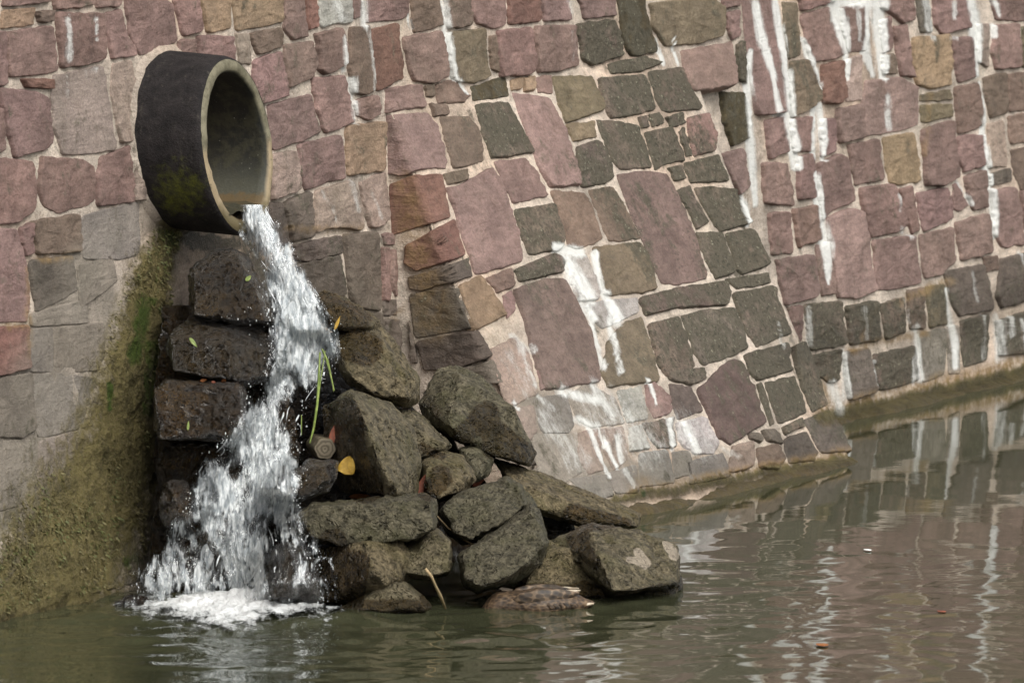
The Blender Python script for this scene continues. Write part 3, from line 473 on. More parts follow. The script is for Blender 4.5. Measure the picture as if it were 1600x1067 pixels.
for i, (k, poly) in enumerate(parse(WALL_STONES)): build_stone(k, poly, surf_wall, wall, i, 1.7, i)
# crust of algae and lime grown over the foot of the wall below the pipe
def algae_crust():
    ns, nz = 360, 330; c0 = sez(hit_wall(np.array([-30., 300.]), np.array([900., 500.])))[0]
    s_, z_ = np.meshgrid(np.linspace(c0[0], c0[1], ns), np.linspace(-.12, 1.2, nz)); P = Q(s_, 0, z_).reshape(-1, 3); x, y = to_px(P)
    m = mask(x + 10 * fbm(P, 5, 3, 75), y + 6 * fbm(P, 5, 3, 76), SEG['algae'], .8)
    h = -.012 + sm(.15, .9, m) * (.020 + .012 * fbm(P, 6, 3, 77)) + sm(.3, .8, m) * (.008 * fbm(P, 19, 4, 78, .6) + .006 * np.abs(fbm(P, 55, 3, 79, .65)))
    PS = P + N_WALL * h[:, None]
    mesh_obj('algae_crust', PS, grid_faces(nz, ns), M_MORTAR, wall, True, coords_attrs(P))
    # tufts of moss and hanging algae
    ok = np.where((m > .55) & (P[:, 2] > .03) & (x > -20))[0]; pk = rng.choice(ok, 5200); wgt = fbm(PS[pk], 5, 3, 80) > -.15; pk = pk[wgt]
    V, F, n = [], [], 0
    for p in PS[pk]:
        for b in range(2):
            L = rng.uniform(.006, .017); d = N_WALL * rng.uniform(.3, 1) + D * rng.normal(0, .6) + np.array([0, 0, rng.normal(-.35, .5)]); d /= np.linalg.norm(d); sd_ = np.cross(d, N_WALL); sd_ = sd_ / (np.linalg.norm(sd_) + 1e-6) * rng.uniform(.0015, .004); q = p + D * rng.normal(0, .008) + np.array([0, 0, rng.normal(0, .004)]) - N_WALL * .003
            V += [q - sd_, q + sd_, q + d * L * .6 + sd_ * .8 - np.array([0, 0, .1 * L]), q + d * L - np.array([0, 0, .35 * L]), q + d * L * .6 - sd_ * .8 - np.array([0, 0, .1 * L])]; F.append((n, n + 1, n + 2, n + 3, n + 4)); n += 5
    mt, bb = new_mat('moss_blades'); nz_ = bb.noise(bb.pos(), 9, 4, .6); nf_ = bb.noise(bb.pos(), 90, 2)
    cc = bb.mix(bb.ramp(nz_, .4, .62), (.085, .068, .022), (.060, .070, .014)); cc = bb.mix(bb.ramp(nf_, .4, .7, 0, .6), cc, (.19, .155, .065)); bb.out(bb.bsdf(i_Base_Color=cc, i_Roughness=.7))
    tag(mesh_obj('moss_tufts', np.array(V), F, mt, wall, False), kind='stuff')
algae_crust()
# masonry carrying on beyond what the photograph shows, joined
def outlying():
    VV, FF, BB, n = [], [], [], 0
    z = 0.05
    for row in range(16):
        h = rng.uniform(.13, .22); s = -2.5 + rng.uniform(0, .3)
        while s < 11.3:
            w = rng.uniform(.28, .62)
            corn = Q(np.array([s, s + w, s + w, s]), 0, np.array([z, z, z + h, z + h])); x, y = to_px(corn)
            inside = (x.max() > -18 and x.min() < 1628 and y.max() > -14 and y.min() < 1000)
            if not inside:
                g = .03; hh = rng.uniform(.006, .02)
                pts = [(s + g, z + g * .7, -.02), (s + w - g, z + g * .7, -.02), (s + w - g, z + h - g * .7, -.02), (s + g, z + h - g * .7, -.02)]
                pts += [(s + g * 1.5, z + g, hh), (s + w - g * 1.5, z + g, hh), (s + w - g * 1.5, z + h - g, hh), (s + g * 1.5, z + h - g, hh)]
                VV += [Q(a, e, b) for a, b, e in pts]
                FF += [tuple(n + q for q in f) for f in ((4, 5, 6, 7), (0, 1, 5, 4), (1, 2, 6, 5), (2, 3, 7, 6), (3, 0, 4, 7))]; n += 8
                BB += [BASECOL[rng.choice(list('pppprbdok'))]] * 8
            s += w
        z += h
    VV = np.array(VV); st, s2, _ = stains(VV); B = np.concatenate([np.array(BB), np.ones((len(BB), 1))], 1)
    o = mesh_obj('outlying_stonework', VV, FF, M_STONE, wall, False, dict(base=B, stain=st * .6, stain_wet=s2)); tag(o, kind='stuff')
outlying()

butt = empty('buttress', Q(float(s_left(.5)) + 1.2, .3, 0), 'sloping stone buttress with lichen-darkened blocks and white lime runs, spreading towards the water', 'buttress')
def buttress_bed():
    nz = 190; zs = np.linspace(-.35, ZTOP + .02, nz); cols = []
    for k in range(14): cols.append(('side', k / 13.0))
    for k in range(1, 190): cols.append(('front', k / 189.0))
    for k in range(1, 10): cols.append(('right', 1 - k / 9.0))
    V, N = [], []
    for z in zs:
        e, sl, sr = float(E(z)), float(s_left(z)), float(s_right(z))
        nf = NH + (BAT - float(dE(z))) * np.array([0, 0, 1.0]); nf /= np.linalg.norm(nf)
        for t, f in cols:
            if t == 'side': V.append((sl, -.05 + (e + .05) * f, z)); N.append(-D)
            elif t == 'front': V.append((sl + (sr - sl) * f, e, z)); N.append(nf)
            else: V.append((sr, -.05 + (e + .05) * f, z)); N.append(D)
    V = np.array(V); N = np.array(N); P = Q(V[:, 0], V[:, 1], V[:, 2])
    ee = E(V[:, 2]); cd = np.maximum(np.maximum(0, V[:, 0] - s_left(V[:, 2])), np.maximum(0, ee - V[:, 1]))
    px, py = to_px(P); pl = mask(px, py, SEG['plaster'], .6)
    r = 0.0018 * fbm(P, 14, 4, 81) + 0.0016 * fbm(P, 40, 2, 83) + pl * (0.002 + .004 * fbm(P, 9, 3, 84)) - .018 * np.exp(-(cd / .05) ** 2) * (ee > .03)
    mesh_obj('mortar', P + N * r[:, None], grid_faces(nz, len(cols)), M_MORTAR, butt, True, coords_attrs(P))
buttress_bed()
for i, (k, poly) in enumerate(parse(BUTT_STONES)): build_stone(k, poly, surf_buttress, butt, 500 + i, 1.2, NW + i)

# low rounded footing course at the waterline
def footing(parent, s0, s1, face, out, top, label=None, ends=True):
    n = 160; prof = [(-.2, top + .02), (.25, top + .014), (.75, top + .004), (1.0, top - .015), (1.08, top - .05), (1.06, -.3)]
    s = np.linspace(s0, s1, n); V = []
    for j, (fo, z) in enumerate(prof):
        P = Q(s, face + fo * out, np.full(n, z))
        V.append(P + np.array([0, 0, 1.0]) * (.016 * fbm(P, 5, 5, 91, .62))[:, None] + NH * (.02 * fbm(P, 6, 4, 93, .6))[:, None])
    V = np.vstack(V)
    st, s2, pl = stains(V); m = len(V); zt = V[:, 2]
    s2[:, 1] = np.maximum(s2[:, 1], .75 * (1 - sm(.02, top + .06, zt))); s2[:, 0] = np.maximum(s2[:, 0], .42 + .2 * fbm(V, 4, 3, 95)); st[:, 2] = np.maximum(st[:, 2], .5)
    base = np.tile(np.array([.10, .088, .06, 1]), (m, 1))
    mesh_obj('footing', V, grid_faces(len(prof), n), M_MORTAR, parent, True, dict(base=base, stain=st, stain_wet=s2))
footing(wall, float(s_right(0)) - .1, 11.5, 0.0, .06, .004)
footing(butt, float(s_left(0)) - .02, float(s_right(0)) + .03, float(E(0.02)), .05, .0)
# ------------------------------------------------------------------ outfall pipe
pipe = empty('outfall_pipe', Q(0, 0, 0), 'short round black coated concrete drain pipe sticking out of the wall above the waterfall', 'pipe')
def make_pipe():
    r = ray(np.array(370.), np.array(228.)); nv = NH + BAT * np.array([0, 0, 1.0])
    C = hit_wall(np.array(370.), np.array(228.), .235)
    nf = RT * .921 + UP * .101 - FW * .376; nf /= np.linalg.norm(nf)          # the cut end leans back with the wall
    nf = np.array(nf); ax = NH + np.array([0, 0, -.055]); ax /= np.linalg.norm(ax)
    u = np.cross(np.array([0, 0, 1.0]), nf); u /= np.linalg.norm(u); v = np.cross(nf, u)
    sc = depth_of(C) / FPX; RO, RI = 138.7 * sc, 116 * sc
    n = 96; a = np.linspace(0, 2 * np.pi, n, endpoint=False); circ = np.cos(a)[:, None] * u + np.sin(a)[:, None] * v
    wob = 1 + .006 * np.sin(3 * a + 1)[:, None]
    def loop(rad, back): return C + circ * rad * wob - ax * back
    coat = [loop(RO - .004, -.001), loop(RO + .003, .006), loop(RO + .006, .02)] + [loop(RO + .006, b) for b in np.linspace(.05, .62, 14)]
    V = np.vstack(coat); V = V + .0012 * fbm(V, 18, 3, 5)[:, None] * (V - C)
    m, b = new_mat('bitumen'); P = b.n('NewGeometry').outputs['Position']
    n1 = b.noise(P, 22, 6, .65); n2 = b.noise(P, 120, 4, .7); z = b.n('SeparateXYZ', i_0=P).outputs[2]
    c = b.mix(b.ramp(n1, .3, .7), (.012, .0105, .011), (.028, .024, .024)); c = b.mix(b.ramp(n2, .55, .8, 0, .5), c, (.06, .052, .046)); c = b.mix(b.ramp(b.noise(b.mapping(P, (3, 3, .5)), 14, 6, .7), .56, .72, 0, .55), c, (.085, .075, .062)); c = b.mix(b.ramp(b.noise(P, 60, 5, .8), .66, .72, 0, .8), c, (.14, .12, .09))
    # moss grown on the lower flank, a patch with an outline of its own
    mc = at_depth(292., 282., depth_of(C) - .02); dd = b.n('VectorMath', operation='DISTANCE', i_0=b.mapping(P, (1, .45, 1)), i_1=tuple(mc * np.array([1, .45, 1]))).outputs['Value']
    ms = b.ramp(b.math('ADD', b.math('MULTIPLY', dd, 8.0), b.math('MULTIPLY', b.math('SUBTRACT', b.noise(P, 34, 5, .7), .5), 1.5)), .35, 1.05, 1, 0)
    c = b.mix(b.math('MULTIPLY', ms, .85), c, b.mix(n2, (.05, .062, .007), (.17, .17, .025)))
    b.out(b.bsdf(i_Base_Color=c, i_Roughness=.8, i_Specular_IOR_Level=.2, i_Normal=b.bump(b.math('ADD', n1, b.math('MULTIPLY', n2, .7)), .9, .009)))
    mesh_obj('bitumen_coating', V, grid_faces(len(coat), n, True), m, pipe)
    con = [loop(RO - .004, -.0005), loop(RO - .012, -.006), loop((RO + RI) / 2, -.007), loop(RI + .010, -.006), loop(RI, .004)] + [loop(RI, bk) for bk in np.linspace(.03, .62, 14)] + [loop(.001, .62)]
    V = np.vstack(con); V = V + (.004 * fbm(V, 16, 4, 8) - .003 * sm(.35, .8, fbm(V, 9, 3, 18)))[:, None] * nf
    m, b = new_mat('pipe_concrete'); P = b.n('NewGeometry').outputs['Position']; z = b.n('SeparateXYZ', i_0=P).outputs[2]
    n1 = b.noise(P, 20, 6, .65); n2 = b.noise(P, 95, 4, .7)
    zc = float(C[2]); zn = b.math('ADD', z, b.math('MULTIPLY', b.math('SUBTRACT', n1, .5), .10))
    low = b.ramp(zn, zc - .015, zc + .02, 1, 0)             # scoured clean ring below the old water mark
    c = b.mix(b.ramp(n1, .35, .65), (.10, .09, .055), (.20, .18, .12)); c = b.mix(low, c, b.mix(n1, (.22, .17, .10), (.36, .28, .175)))
    c = b.mix(b.ramp(b.noise(P, 48, 6, .75), .52, .68, 0, .7), c, (.07, .06, .035))
    wetl = b.ramp(zn, zc - .22, zc - .15, 1, 0); c = b.mix(wetl, c, (.12, .095, .045))
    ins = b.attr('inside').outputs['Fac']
    ci = b.mix(b.ramp(n1, .42, .62), (.007, .007, .005), (.030, .028, .015)); ci = b.mix(b.ramp(zn, zc - .20, zc - .04, 1, 0), ci, b.mix(n2, (.034, .034, .023), (.085, .084, .062)))  # shade inside the pipe painted in: upper bore near black, lower part greyer
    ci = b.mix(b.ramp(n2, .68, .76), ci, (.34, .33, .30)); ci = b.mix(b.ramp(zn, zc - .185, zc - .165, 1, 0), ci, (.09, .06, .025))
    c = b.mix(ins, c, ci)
    b.out(b.bsdf(i_Base_Color=c, i_Roughness=.7, i_Normal=b.bump(b.math('ADD', n1, b.math('MULTIPLY', n2, .5)), .5, .006)))
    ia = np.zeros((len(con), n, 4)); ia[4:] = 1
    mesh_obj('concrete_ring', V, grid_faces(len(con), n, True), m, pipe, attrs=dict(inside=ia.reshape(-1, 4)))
    # mortar collar where the pipe leaves the wall
    q = np.arange(n); base = C + circ * RO; s, e, z = sez(base); e_ax = ax @ (NH + BAT * np.array([0, 0, 1.0])); back = e / e_ax
    V = []
    for rad, lift in ((RO + .040, -.014), (RO + .024, .006), (RO + .010, .020), (RO + .000, .024)):
        p = C + circ * rad; s, e, z = sez(p); p = p - ax * ((e - lift) / e_ax)[:, None]; V.append(p + (.006 * fbm(p, 16, 4, 14))[:, None] * NH)
    V = np.vstack(V); mesh_obj('mortar_collar', V, grid_faces(4, n, True), M_MORTAR, pipe, attrs=coords_attrs(V))
    # rusty iron bracket on the flank
    a0 = at_depth(213., 189., depth_of(C) + .02); a1 = at_depth(231., 183., depth_of(C) - .03); a2 = at_depth(247., 194., depth_of(C) - .03); a3 = at_depth(229., 172., depth_of(C) - .035)
    bm = bmesh.new(); tube(bm, [a0, a1, a2], .007, 6); tube(bm, [a1, a3], .006, 6)
    me = bpy.data.meshes.new('iron_bracket'); bm.to_mesh(me); bm.free(); me.materials.append(simple_mat('rust', (.06, .025, .015), (.13, .06, .035), 60, .8))
    o = bpy.data.objects.new('iron_bracket', me); COL.objects.link(o); o.parent = pipe; o.matrix_parent_inverse = pipe.matrix_world.inverted()
    return C, nf, ax, u, v, RO, RI
def tube(bm, pts, rad, n=6, rads=None):
    pts = [Vector(p) for p in pts]; rings = []
    for i, p in enumerate(pts):
        t = (pts[min(i + 1, len(pts) - 1)] - pts[max(i - 1, 0)]).normalized()
        u = t.cross(Vector((.31, .22, .93))).normalized(); v = t.cross(u); r = rads[i] if rads is not None else rad
        rings.append([bm.verts.new(p + (u * math.cos(2 * math.pi * k / n) + v * math.sin(2 * math.pi * k / n)) * r) for k in range(n)])
    for a, b in zip(rings, rings[1:]):
        for k in range(n): bm.faces.new((a[k], a[(k + 1) % n], b[(k + 1) % n], b[k])).smooth = True
    bm.faces.new(rings[0][::-1]); bm.faces.new(rings[-1])
PC, PN, PAX, PU, PV, PRO, PRI = make_pipe()

# ------------------------------------------------------------------ boulders of the outfall pile
_cp = np.array([(340,390,37.80),(240,640,37.38),(230,930,37.2),(480,945,37.05),(620,950,37.05),(750,930,37.1),(940,930,37.3),(1060,918,37.5),(490,470,37.85),(600,560,38.2),(700,600,38.5),
    (838,710,38.6),(780,740,38.25),(998,803,39.15),(900,770,38.9),(850,800,37.9),(580,690,37.75),(560,800,37.35),(780,830,37.5),(1000,830,37.75),(400,640,37.5),(380,800,37.25)])
def _tps():
    X = _cp[:, :2] / 300.0; d = np.linalg.norm(X[:, None] - X[None], axis=-1); K = d ** 2 * np.log(d + 1e-9) + np.eye(len(X)) * .02
    Pm_ = np.c_[np.ones(len(X)), X]; A = np.block([[K, Pm_], [Pm_.T, np.zeros((3, 3))]]); w = np.linalg.solve(A, np.r_[_cp[:, 2], 0, 0, 0]); return X, w
_X, _w = _tps()
def pile_depth(x, y):
    q = np.stack([np.asarray(x, float), np.asarray(y, float)], -1) / 300.0
    d = np.linalg.norm(q[..., None, :] - _X, axis=-1)
    return (d ** 2 * np.log(d + 1e-9)) @ _w[:len(_X)] + _w[-3] + q @ _w[-2:]
# label | w(et)/m(ossy) | extra depth | silhouette x,y | nearer ridge points x,y,metres towards the viewer
ROCKS = '''
dark wet boulder close under the black pipe, splashed by the jet|w|.05|293,420 328,393 365,386 388,400 410,450 442,500 420,522 340,508 296,498|303,430,.16 335,408,.12 372,400,.14 398,452,.20 415,500,.20 345,498,.22 304,490,.18
wet brown ledge boulder above the orange leaves, left of the falling water|w|.02|264,524 296,494 365,499 442,533 434,584 388,604 360,601 272,584 260,552|269,528,.14 360,538,.26 363,594,.26 272,578,.16 430,545,.10 420,588,.12
squared dark wet block with orange leaves lying on its top edge|w|.04|240,602 258,590 378,588 388,606 384,668 366,690 250,690 238,670|243,606,.20 371,602,.24 378,664,.24 361,682,.22 252,685,.20
small round dark boulder at the left edge of the cascade|w|.03|254,758 268,748 290,752 302,770 302,815 260,822 249,795|275,775,.10 280,800,.09
tall dark boulder hidden behind the white cascade|w|-.22|250,690 330,690 420,740 440,940 228,940 244,800|330,800,.1
brown rock showing through the foam at the foot of the cascade|w|.10|428,852 468,842 496,880 503,945 412,948 412,900|450,865,.14 478,910,.16 430,930,.16
dark wet rock behind the jet where the water first lands|w|.0|400,468 432,462 448,490 432,512 402,506|425,485,.08
dark mossy rock directly right of the jet against the wall|m|.0|486,462 508,453 548,468 594,502 582,525 520,518 492,492|500,470,.10 540,478,.14 578,508,.12 525,510,.16
large rounded moss-grained boulder right of the upper cascade|m|.04|506,525 558,502 594,505 618,532 654,590 657,624 636,637 580,624 542,600 518,560|522,532,.12 560,512,.10 598,530,.14 640,592,.20 638,622,.22 585,614,.24 550,590,.22
big slab leaning left with a dark side and a pale broad face|m|.06|501,637 549,607 612,629 646,672 658,727 652,774 622,776 533,769 510,710|549,612,.24 566,647,.36 591,719,.38 622,772,.36 608,636,.10 641,676,.10 651,727,.10 645,770,.12
wedge of rock jammed against the right of the leaning slab|m|.0|610,636 652,642 706,697 688,714 648,718 626,660|626,656,.16 698,697,.16 686,710,.10 652,714,.12
large pointed boulder at the top right, leaning on the buttress|m|.02|655,628 682,576 710,569 728,586 752,586 784,616 804,647 842,710 828,729 775,718 716,697 688,670 660,662|718,588,.14 701,632,.22 705,667,.32 802,636,.30 834,710,.22 824,724,.22 775,712,.24 722,692,.26
angular mossy rock in the middle under the large pointed boulder|m|.05|657,720 690,703 722,713 745,748 722,774 686,786 657,770|668,728,.18 732,746,.20 718,768,.16 686,780,.16 664,766,.14
small knobbly rock between the pointed boulder and the long mossy slab|m|.02|718,700 754,696 774,715 764,740 741,753 720,722|735,712,.10 762,722,.12 745,745,.12
long mossy slab sloping down to the right in front of the buttress|m|.0|768,716 808,725 872,746 936,776 1002,802 996,826 914,824 880,808 832,799 804,772|806,754,.20 894,786,.22 997,807,.20 992,822,.16 914,819,.18 884,804,.18 826,790,.16
long flat-topped slab across the middle, right of the cascade|m|.10|465,802 490,785 577,776 662,769 683,781 685,826 654,847 534,856 484,848 465,822|470,806,.20 500,790,.24 674,782,.26 677,828,.26 650,841,.24 532,850,.22 482,838,.20
dark-sided rock with a pale top right under the long flat-topped slab|m|.05|492,858 565,840 622,838 648,862 640,905 598,918 548,945 498,942|566,844,.22 588,896,.30 602,914,.26 619,844,.12 640,866,.12 626,903,.14
blunt grey rock beside the standing straw|m|.08|622,858 682,825 706,840 708,898 668,910 628,902|640,862,.14 684,832,.16 702,846,.16 702,893,.18 666,902,.20 634,894,.16
upper of two split boulders in the lower middle of the pile|m|.06|684,799 710,771 796,743 819,763 840,792 810,814 754,845 722,852 696,830|692,793,.20 718,776,.20 790,749,.22 810,758,.24 820,790,.26 780,818,.26 736,842,.26 708,832,.22
lower of two split boulders, just above the duck|m|.10|714,868 766,840 829,784 844,796 858,845 846,882 808,909 745,930 724,916|719,871,.22 768,849,.22 828,797,.24 840,813,.26 850,847,.26 824,880,.28 780,908,.28 749,918,.26 728,905,.24
smooth olive boulder half under water behind the duck|m|-.10|795,930 832,880 857,845 899,838 952,924 947,940 800,945|815,927,.12 835,886,.10 862,856,.10 896,860,.14 945,930,.14
squared boulder farthest right, with pale scraped patches|m|.02|862,846 914,819 1003,823 1062,853 1066,920 1011,928 950,935 905,882|922,826,.30 943,883,.36 957,924,.34 1003,830,.22 1056,858,.18 1058,910,.18 1012,918,.24
low rock at the waterline right of the foam|m|.06|530,954 570,924 606,909 634,906 676,948 660,965 540,965|575,930,.14 606,914,.14 630,913,.14 664,950,.14 560,955,.14
low wet stone at the waterline left of the foam|w|.10|178,940 200,928 228,930 240,948 225,962 185,960|205,938,.06 222,945,.06
brown wet rock below the cut branch end|w|.08|420,765 483,717 529,720 527,746 514,767 468,784|440,762,.14 486,726,.14 522,727,.16 516,750,.16 472,776,.16
low green rock foot beside the scraped boulder|m|-.04|1000,895 1058,888 1066,920 1050,935 1000,935|1030,912,.06
'''
ROCKOBJ = []
SCRAPE = strokes('996,862,14 1008,880,18 1;984,874,12 1010,880,12 .9;1042,850,14 1054,868,16 1')
# splash-damp and dark-mossed patches, with shade painted on averted boulder faces, traced
DAMP = strokes('525,530,60 570,545,60 .7;530,650,60 545,720,70 570,762,50 .95;520,700,40 540,760,40 .95;520,850,50 530,920,60 .95;560,880,40 555,930,30 .8;780,690,60 820,712,40 .95;720,680,30 760,650,50 .7;690,650,20 665,620,20 .5;900,840,30 930,880,22 .9;660,700,16 690,712,12 .9;690,745,40 670,770,30 .7;470,830,30 480,850,20 .8;900,810,50 980,815,14 .7;510,480,60 560,500,40 .6;760,860,1 761,861,1 .1')
def build_rock(label, wet, pts, ridge, back, extra, group, seed, rough=1.0, thick=.34):
    o = np.array(pts, float); c = o.mean(0); tm = float(pile_depth(c[0], c[1])); pd = lambda x, y: tm + .35 * (pile_depth(x, y) - tm)
    t = pd(o[:, 0], o[:, 1]) - extra
    V = [at_depth(o[:, 0], o[:, 1], t)]
    sh = c + (o - c) * .88; V.append(at_depth(sh[:, 0], sh[:, 1], t + thick * .8))
    if len(ridge):
        q = np.array(ridge, float); V.append(at_depth(q[:, 0], q[:, 1], pd(q[:, 0], q[:, 1]) - extra - q[:, 2]))
    bm = bmesh.new(); vs = [bm.verts.new(Vector(p)) for p in np.vstack(V)]
    r = bmesh.ops.convex_hull(bm, input=vs); bmesh.ops.delete(bm, geom=[v for v in bm.verts if not v.link_faces], context='VERTS')
    bmesh.ops.dissolve_limit(bm, angle_limit=.12, verts=bm.verts, edges=bm.edges)
    bmesh.ops.bevel(bm, geom=list(bm.edges), offset=.004, segments=1, affect='EDGES', clamp_overlap=True)
    bmesh.ops.triangulate(bm, faces=bm.faces)
    for _ in range(7):
        le = [e for e in bm.edges if e.calc_length() > .021]
        if not le: break
        bmesh.ops.subdivide_edges(bm, edges=le, cuts=1); bmesh.ops.triangulate(bm, faces=[f for f in bm.faces if len(f.verts) > 3])
    bm.normal_update()
    P = np.array([v.co[:] for v in bm.verts]); N = np.array([v.normal[:] for v in bm.verts])
    d = .0045 * fbm(P, 4.2, 2, seed) + .0048 * fbm(P, 15, 4, seed + 7) + .0042 * fbm(P, 46, 2, seed + 9)
    rdg = 1 - np.abs(fbm(P, 7.5, 3, seed + 21)); d = d - .012 * sm(.86, 1.0, rdg)     # cracks
    P2 = P + N * (d * rough)[:, None]
    for v, p in zip(bm.verts, P2): v.co = Vector(p)
    me = bpy.data.meshes.new('boulder'); bm.to_mesh(me); bm.free(); me.polygons.foreach_set('use_smooth', np.ones(len(me.polygons), bool))
    xy = to_px(P2); dm = mask(xy[0] + 5 * fbm(P2, 9, 2, 41), xy[1], DAMP, .35); at = me.attributes.new('damp', 'FLOAT_COLOR', 'POINT'); dc = np.repeat(dm[:, None], 4, 1); dc[:, 1] = mask(xy[0], xy[1], SCRAPE, .6); at.data.foreach_set('color', dc.astype(np.float32).ravel())
    me.materials.append(M_ROCKW if wet else M_ROCK)
    ob = bpy.data.objects.new('boulder', me); COL.objects.link(ob); recentre(ob)
    tag(ob, label, 'boulder', group); ROCKOBJ.append(ob); return ob
for k, line in enumerate([l for l in ROCKS.strip().split('\n') if l]):
    lab, w, ex, sil, rid = line.split('|')
    build_rock(lab, w == 'w', [tuple(map(float, q.split(','))) for q in sil.split()], [tuple(map(float, q.split(','))) for q in rid.split()], 0, float(ex), 'boulders of the outfall pile', 100 + k * 13)
# backing stones added behind the pile so that its gaps read dark
CORE = ['255,480 420,470 470,700 420,930 245,930 240,620', '420,520 560,520 690,700 680,930 420,935', '600,660 700,680 780,780 800,925 600,930', '800,800 890,812 930,850 920,930 800,930']
CORE_LAB = ['dark wet stone wedged in the gaps behind the left side of the cascade', 'dark stone wedged in the gaps behind the leaning slab', 'dark stone wedged in the gap left of the split boulders', 'dark stone wedged in the black gap under the long mossy slab']
for k, s_ in enumerate(CORE):
    build_rock(CORE_LAB[k], True, [tuple(map(float, q.split(','))) for q in s_.split()], [], 0, -.20 if k == 0 else -.75, 'packing stones behind the boulders', 900 + k * 11, 1.3, .3)
# ------------------------------------------------------------------ the pond
def ripple(x, y):
    """height of the water: ripples spreading from the foot of the fall over a light chop"""
    fx, fy = on_z(np.array(350.), np.array(945.))[:2]
    d = np.hypot(x - fx, (y - fy)); P = np.stack([x, y, 0 * x], -1)
    h = .00065 * fbm(P, 1.2, 3, 201, .40) + .0007 * np.sin(d * 17 + 2.5 * fbm(P, 1.1, 2, 205)) * np.exp(-d / 3.2)
    near = np.exp(-(d / 1.3) ** 1.5)
    h = h + near * (.014 * fbm(P, 6, 3, 203) + .006 * fbm(P, 20, 2, 207))
    h = h + .0045 * np.sin(d * 30 + 1.5 * fbm(P, 2, 2, 206)) * np.exp(-d / .75)
    bx, by = on_z(np.array(1260.), np.array(1060.))[:2]; d2 = np.hypot(x - bx, y - by)
    h = h + .0009 * np.sin(d2 * 26 + 3 * fbm(P, 1.3, 2, 209)) * np.exp(-(d2 / 1.6) ** 2) * (1 + .5 * fbm(P, 2.5, 2, 211))
    return h
def build_pond():
    xs = np.concatenate([[-400, -60, -15, -6], np.linspace(-2.7, 2.7, 181), [6, 15, 60, 400]])
    ys = np.concatenate([[-400, -80, -45, -20], np.linspace(-9.5, 6.5, 460), [9, 20, 60, 400]])
    X, Y = np.meshgrid(xs, ys); h = ripple(X, Y); fade = ((np.abs(X) < 3) & (Y > -10) & (Y < 7)); h = h * fade
    m, b = new_mat('pond_water'); P = b.pos()
    n = b.noise(P, 5, 4, .6); n2 = b.noise(P, 22, 4, .6)
    c = b.mix(n, (.034, .037, .020), (.054, .056, .031))
    nrm = b.bump(b.math('ADD', n, b.math('MULTIPLY', n2, .16)), .12, .003)
    b.out(b.bsdf(i_Base_Color=c, i_Roughness=.03, i_IOR=1.33, i_Normal=nrm, i_Specular_IOR_Level=.5))
    o = mesh_obj('water', np.stack([X, Y, h], -1).reshape(-1, 3), grid_faces(len(ys), len(xs)), m); tag(o, kind='structure')
    bed = mesh_obj('pond_bed', [(-400, -400, -1.2), (400, -400, -1.2), (400, 400, -1.2), (-400, 400, -1.2)], [(0, 1, 2, 3)], simple_mat('mud', (.05, .045, .03), (.08, .07, .05), 2, .9), smooth=False); tag(bed, kind='structure')
build_pond()
# ------------------------------------------------------------------ the waterfall
def fall_mats():
    m, b = new_mat('falling_water'); fl = b.attr('flow'); vec = fl.outputs['Color']; dens = fl.outputs['Alpha']
    n1 = b.noise(b.mapping(vec, (26, 8.5, 15)), 1.0, 4, .55, 1.0); n2 = b.noise(b.mapping(vec, (85, 24, 40)), 1.0, 3, .55, .8); n3 = b.noise(b.mapping(vec, (11, 7, 9)), 1.0, 3, .55, .8)
    rg = b.math('SUBTRACT', 1.0, b.math('MULTIPLY', b.math('ABSOLUTE', b.math('SUBTRACT', b.noise(b.mapping(vec, (15, 6, 15)), 1.0, 3, .55, 1.6), .5)), 5.0), clamp=True)
    k = b.math('ADD', b.math('MULTIPLY', n1, .75), b.math('ADD', b.math('MULTIPLY', n2, .30), b.math('MULTIPLY', n3, 1.10)))
    k = b.math('ADD', b.math('ADD', b.math('SUBTRACT', k, 1.205), b.math('MULTIPLY', rg, .22)), b.math('MULTIPLY', b.math('SUBTRACT', dens, .5), .62))
    solid = b.ramp(k, -.05, .20); film = b.ramp(k, -.20, -.02, 0, .08)
    h = b.math('ADD', b.math('ADD', n1, b.math('MULTIPLY', rg, .35)), b.math('MULTIPLY', n2, .35)); nr = b.bump(h, .9, .017)
    col = b.mix(b.ramp(n2, .35, .7), (.27, .30, .32), (.72, .74, .74))
    white = b.bsdf(i_Base_Color=col, i_Roughness=.34, i_Normal=nr, i_Specular_IOR_Level=.5)
    tr = b.n('BsdfTransparent').outputs[0]; gl = b.n('BsdfGlossy', i_Roughness=.08, i_Normal=nr, i_Color=(.9, .93, .95)).outputs[0]
    clear = b.n('MixShader'); b.set(clear.inputs[0], film); b.set(clear.inputs[1], tr); b.set(clear.inputs[2], gl)
    mx = b.n('MixShader'); b.set(mx.inputs[0], b.math('MULTIPLY', solid, .93)); b.set(mx.inputs[1], clear.outputs[0]); b.set(mx.inputs[2], white)
    b.out(mx.outputs[0])
    m2, b = new_mat('spray'); P = b.pos()
    n = b.noise(P, 60, 3)
    s1 = b.bsdf(i_Base_Color=(.84, .87, .89), i_Roughness=.12, i_Specular_IOR_Level=.7); s2 = b.n('BsdfTransparent').outputs[0]
    mx = b.n('MixShader'); b.set(mx.inputs[0], b.ramp(n, .35, .65, .35, .9)); b.set(mx.inputs[1], s2); b.set(mx.inputs[2], s1); b.out(mx.outputs[0])
    return m, m2
M_FALL, M_SPRAY = fall_mats()
YF = np.array([318, 345, 400, 450, 480, 520, 560, 600, 640, 700, 750, 800, 850, 900, 950], float)
LF = np.array([372, 372, 396, 420, 430, 428, 432, 408, 388, 342, 312, 296, 266, 228, 210], float)
RF = np.array([414, 430, 462, 484, 502, 522, 522, 496, 470, 460, 464, 458, 486, 500, 506], float)
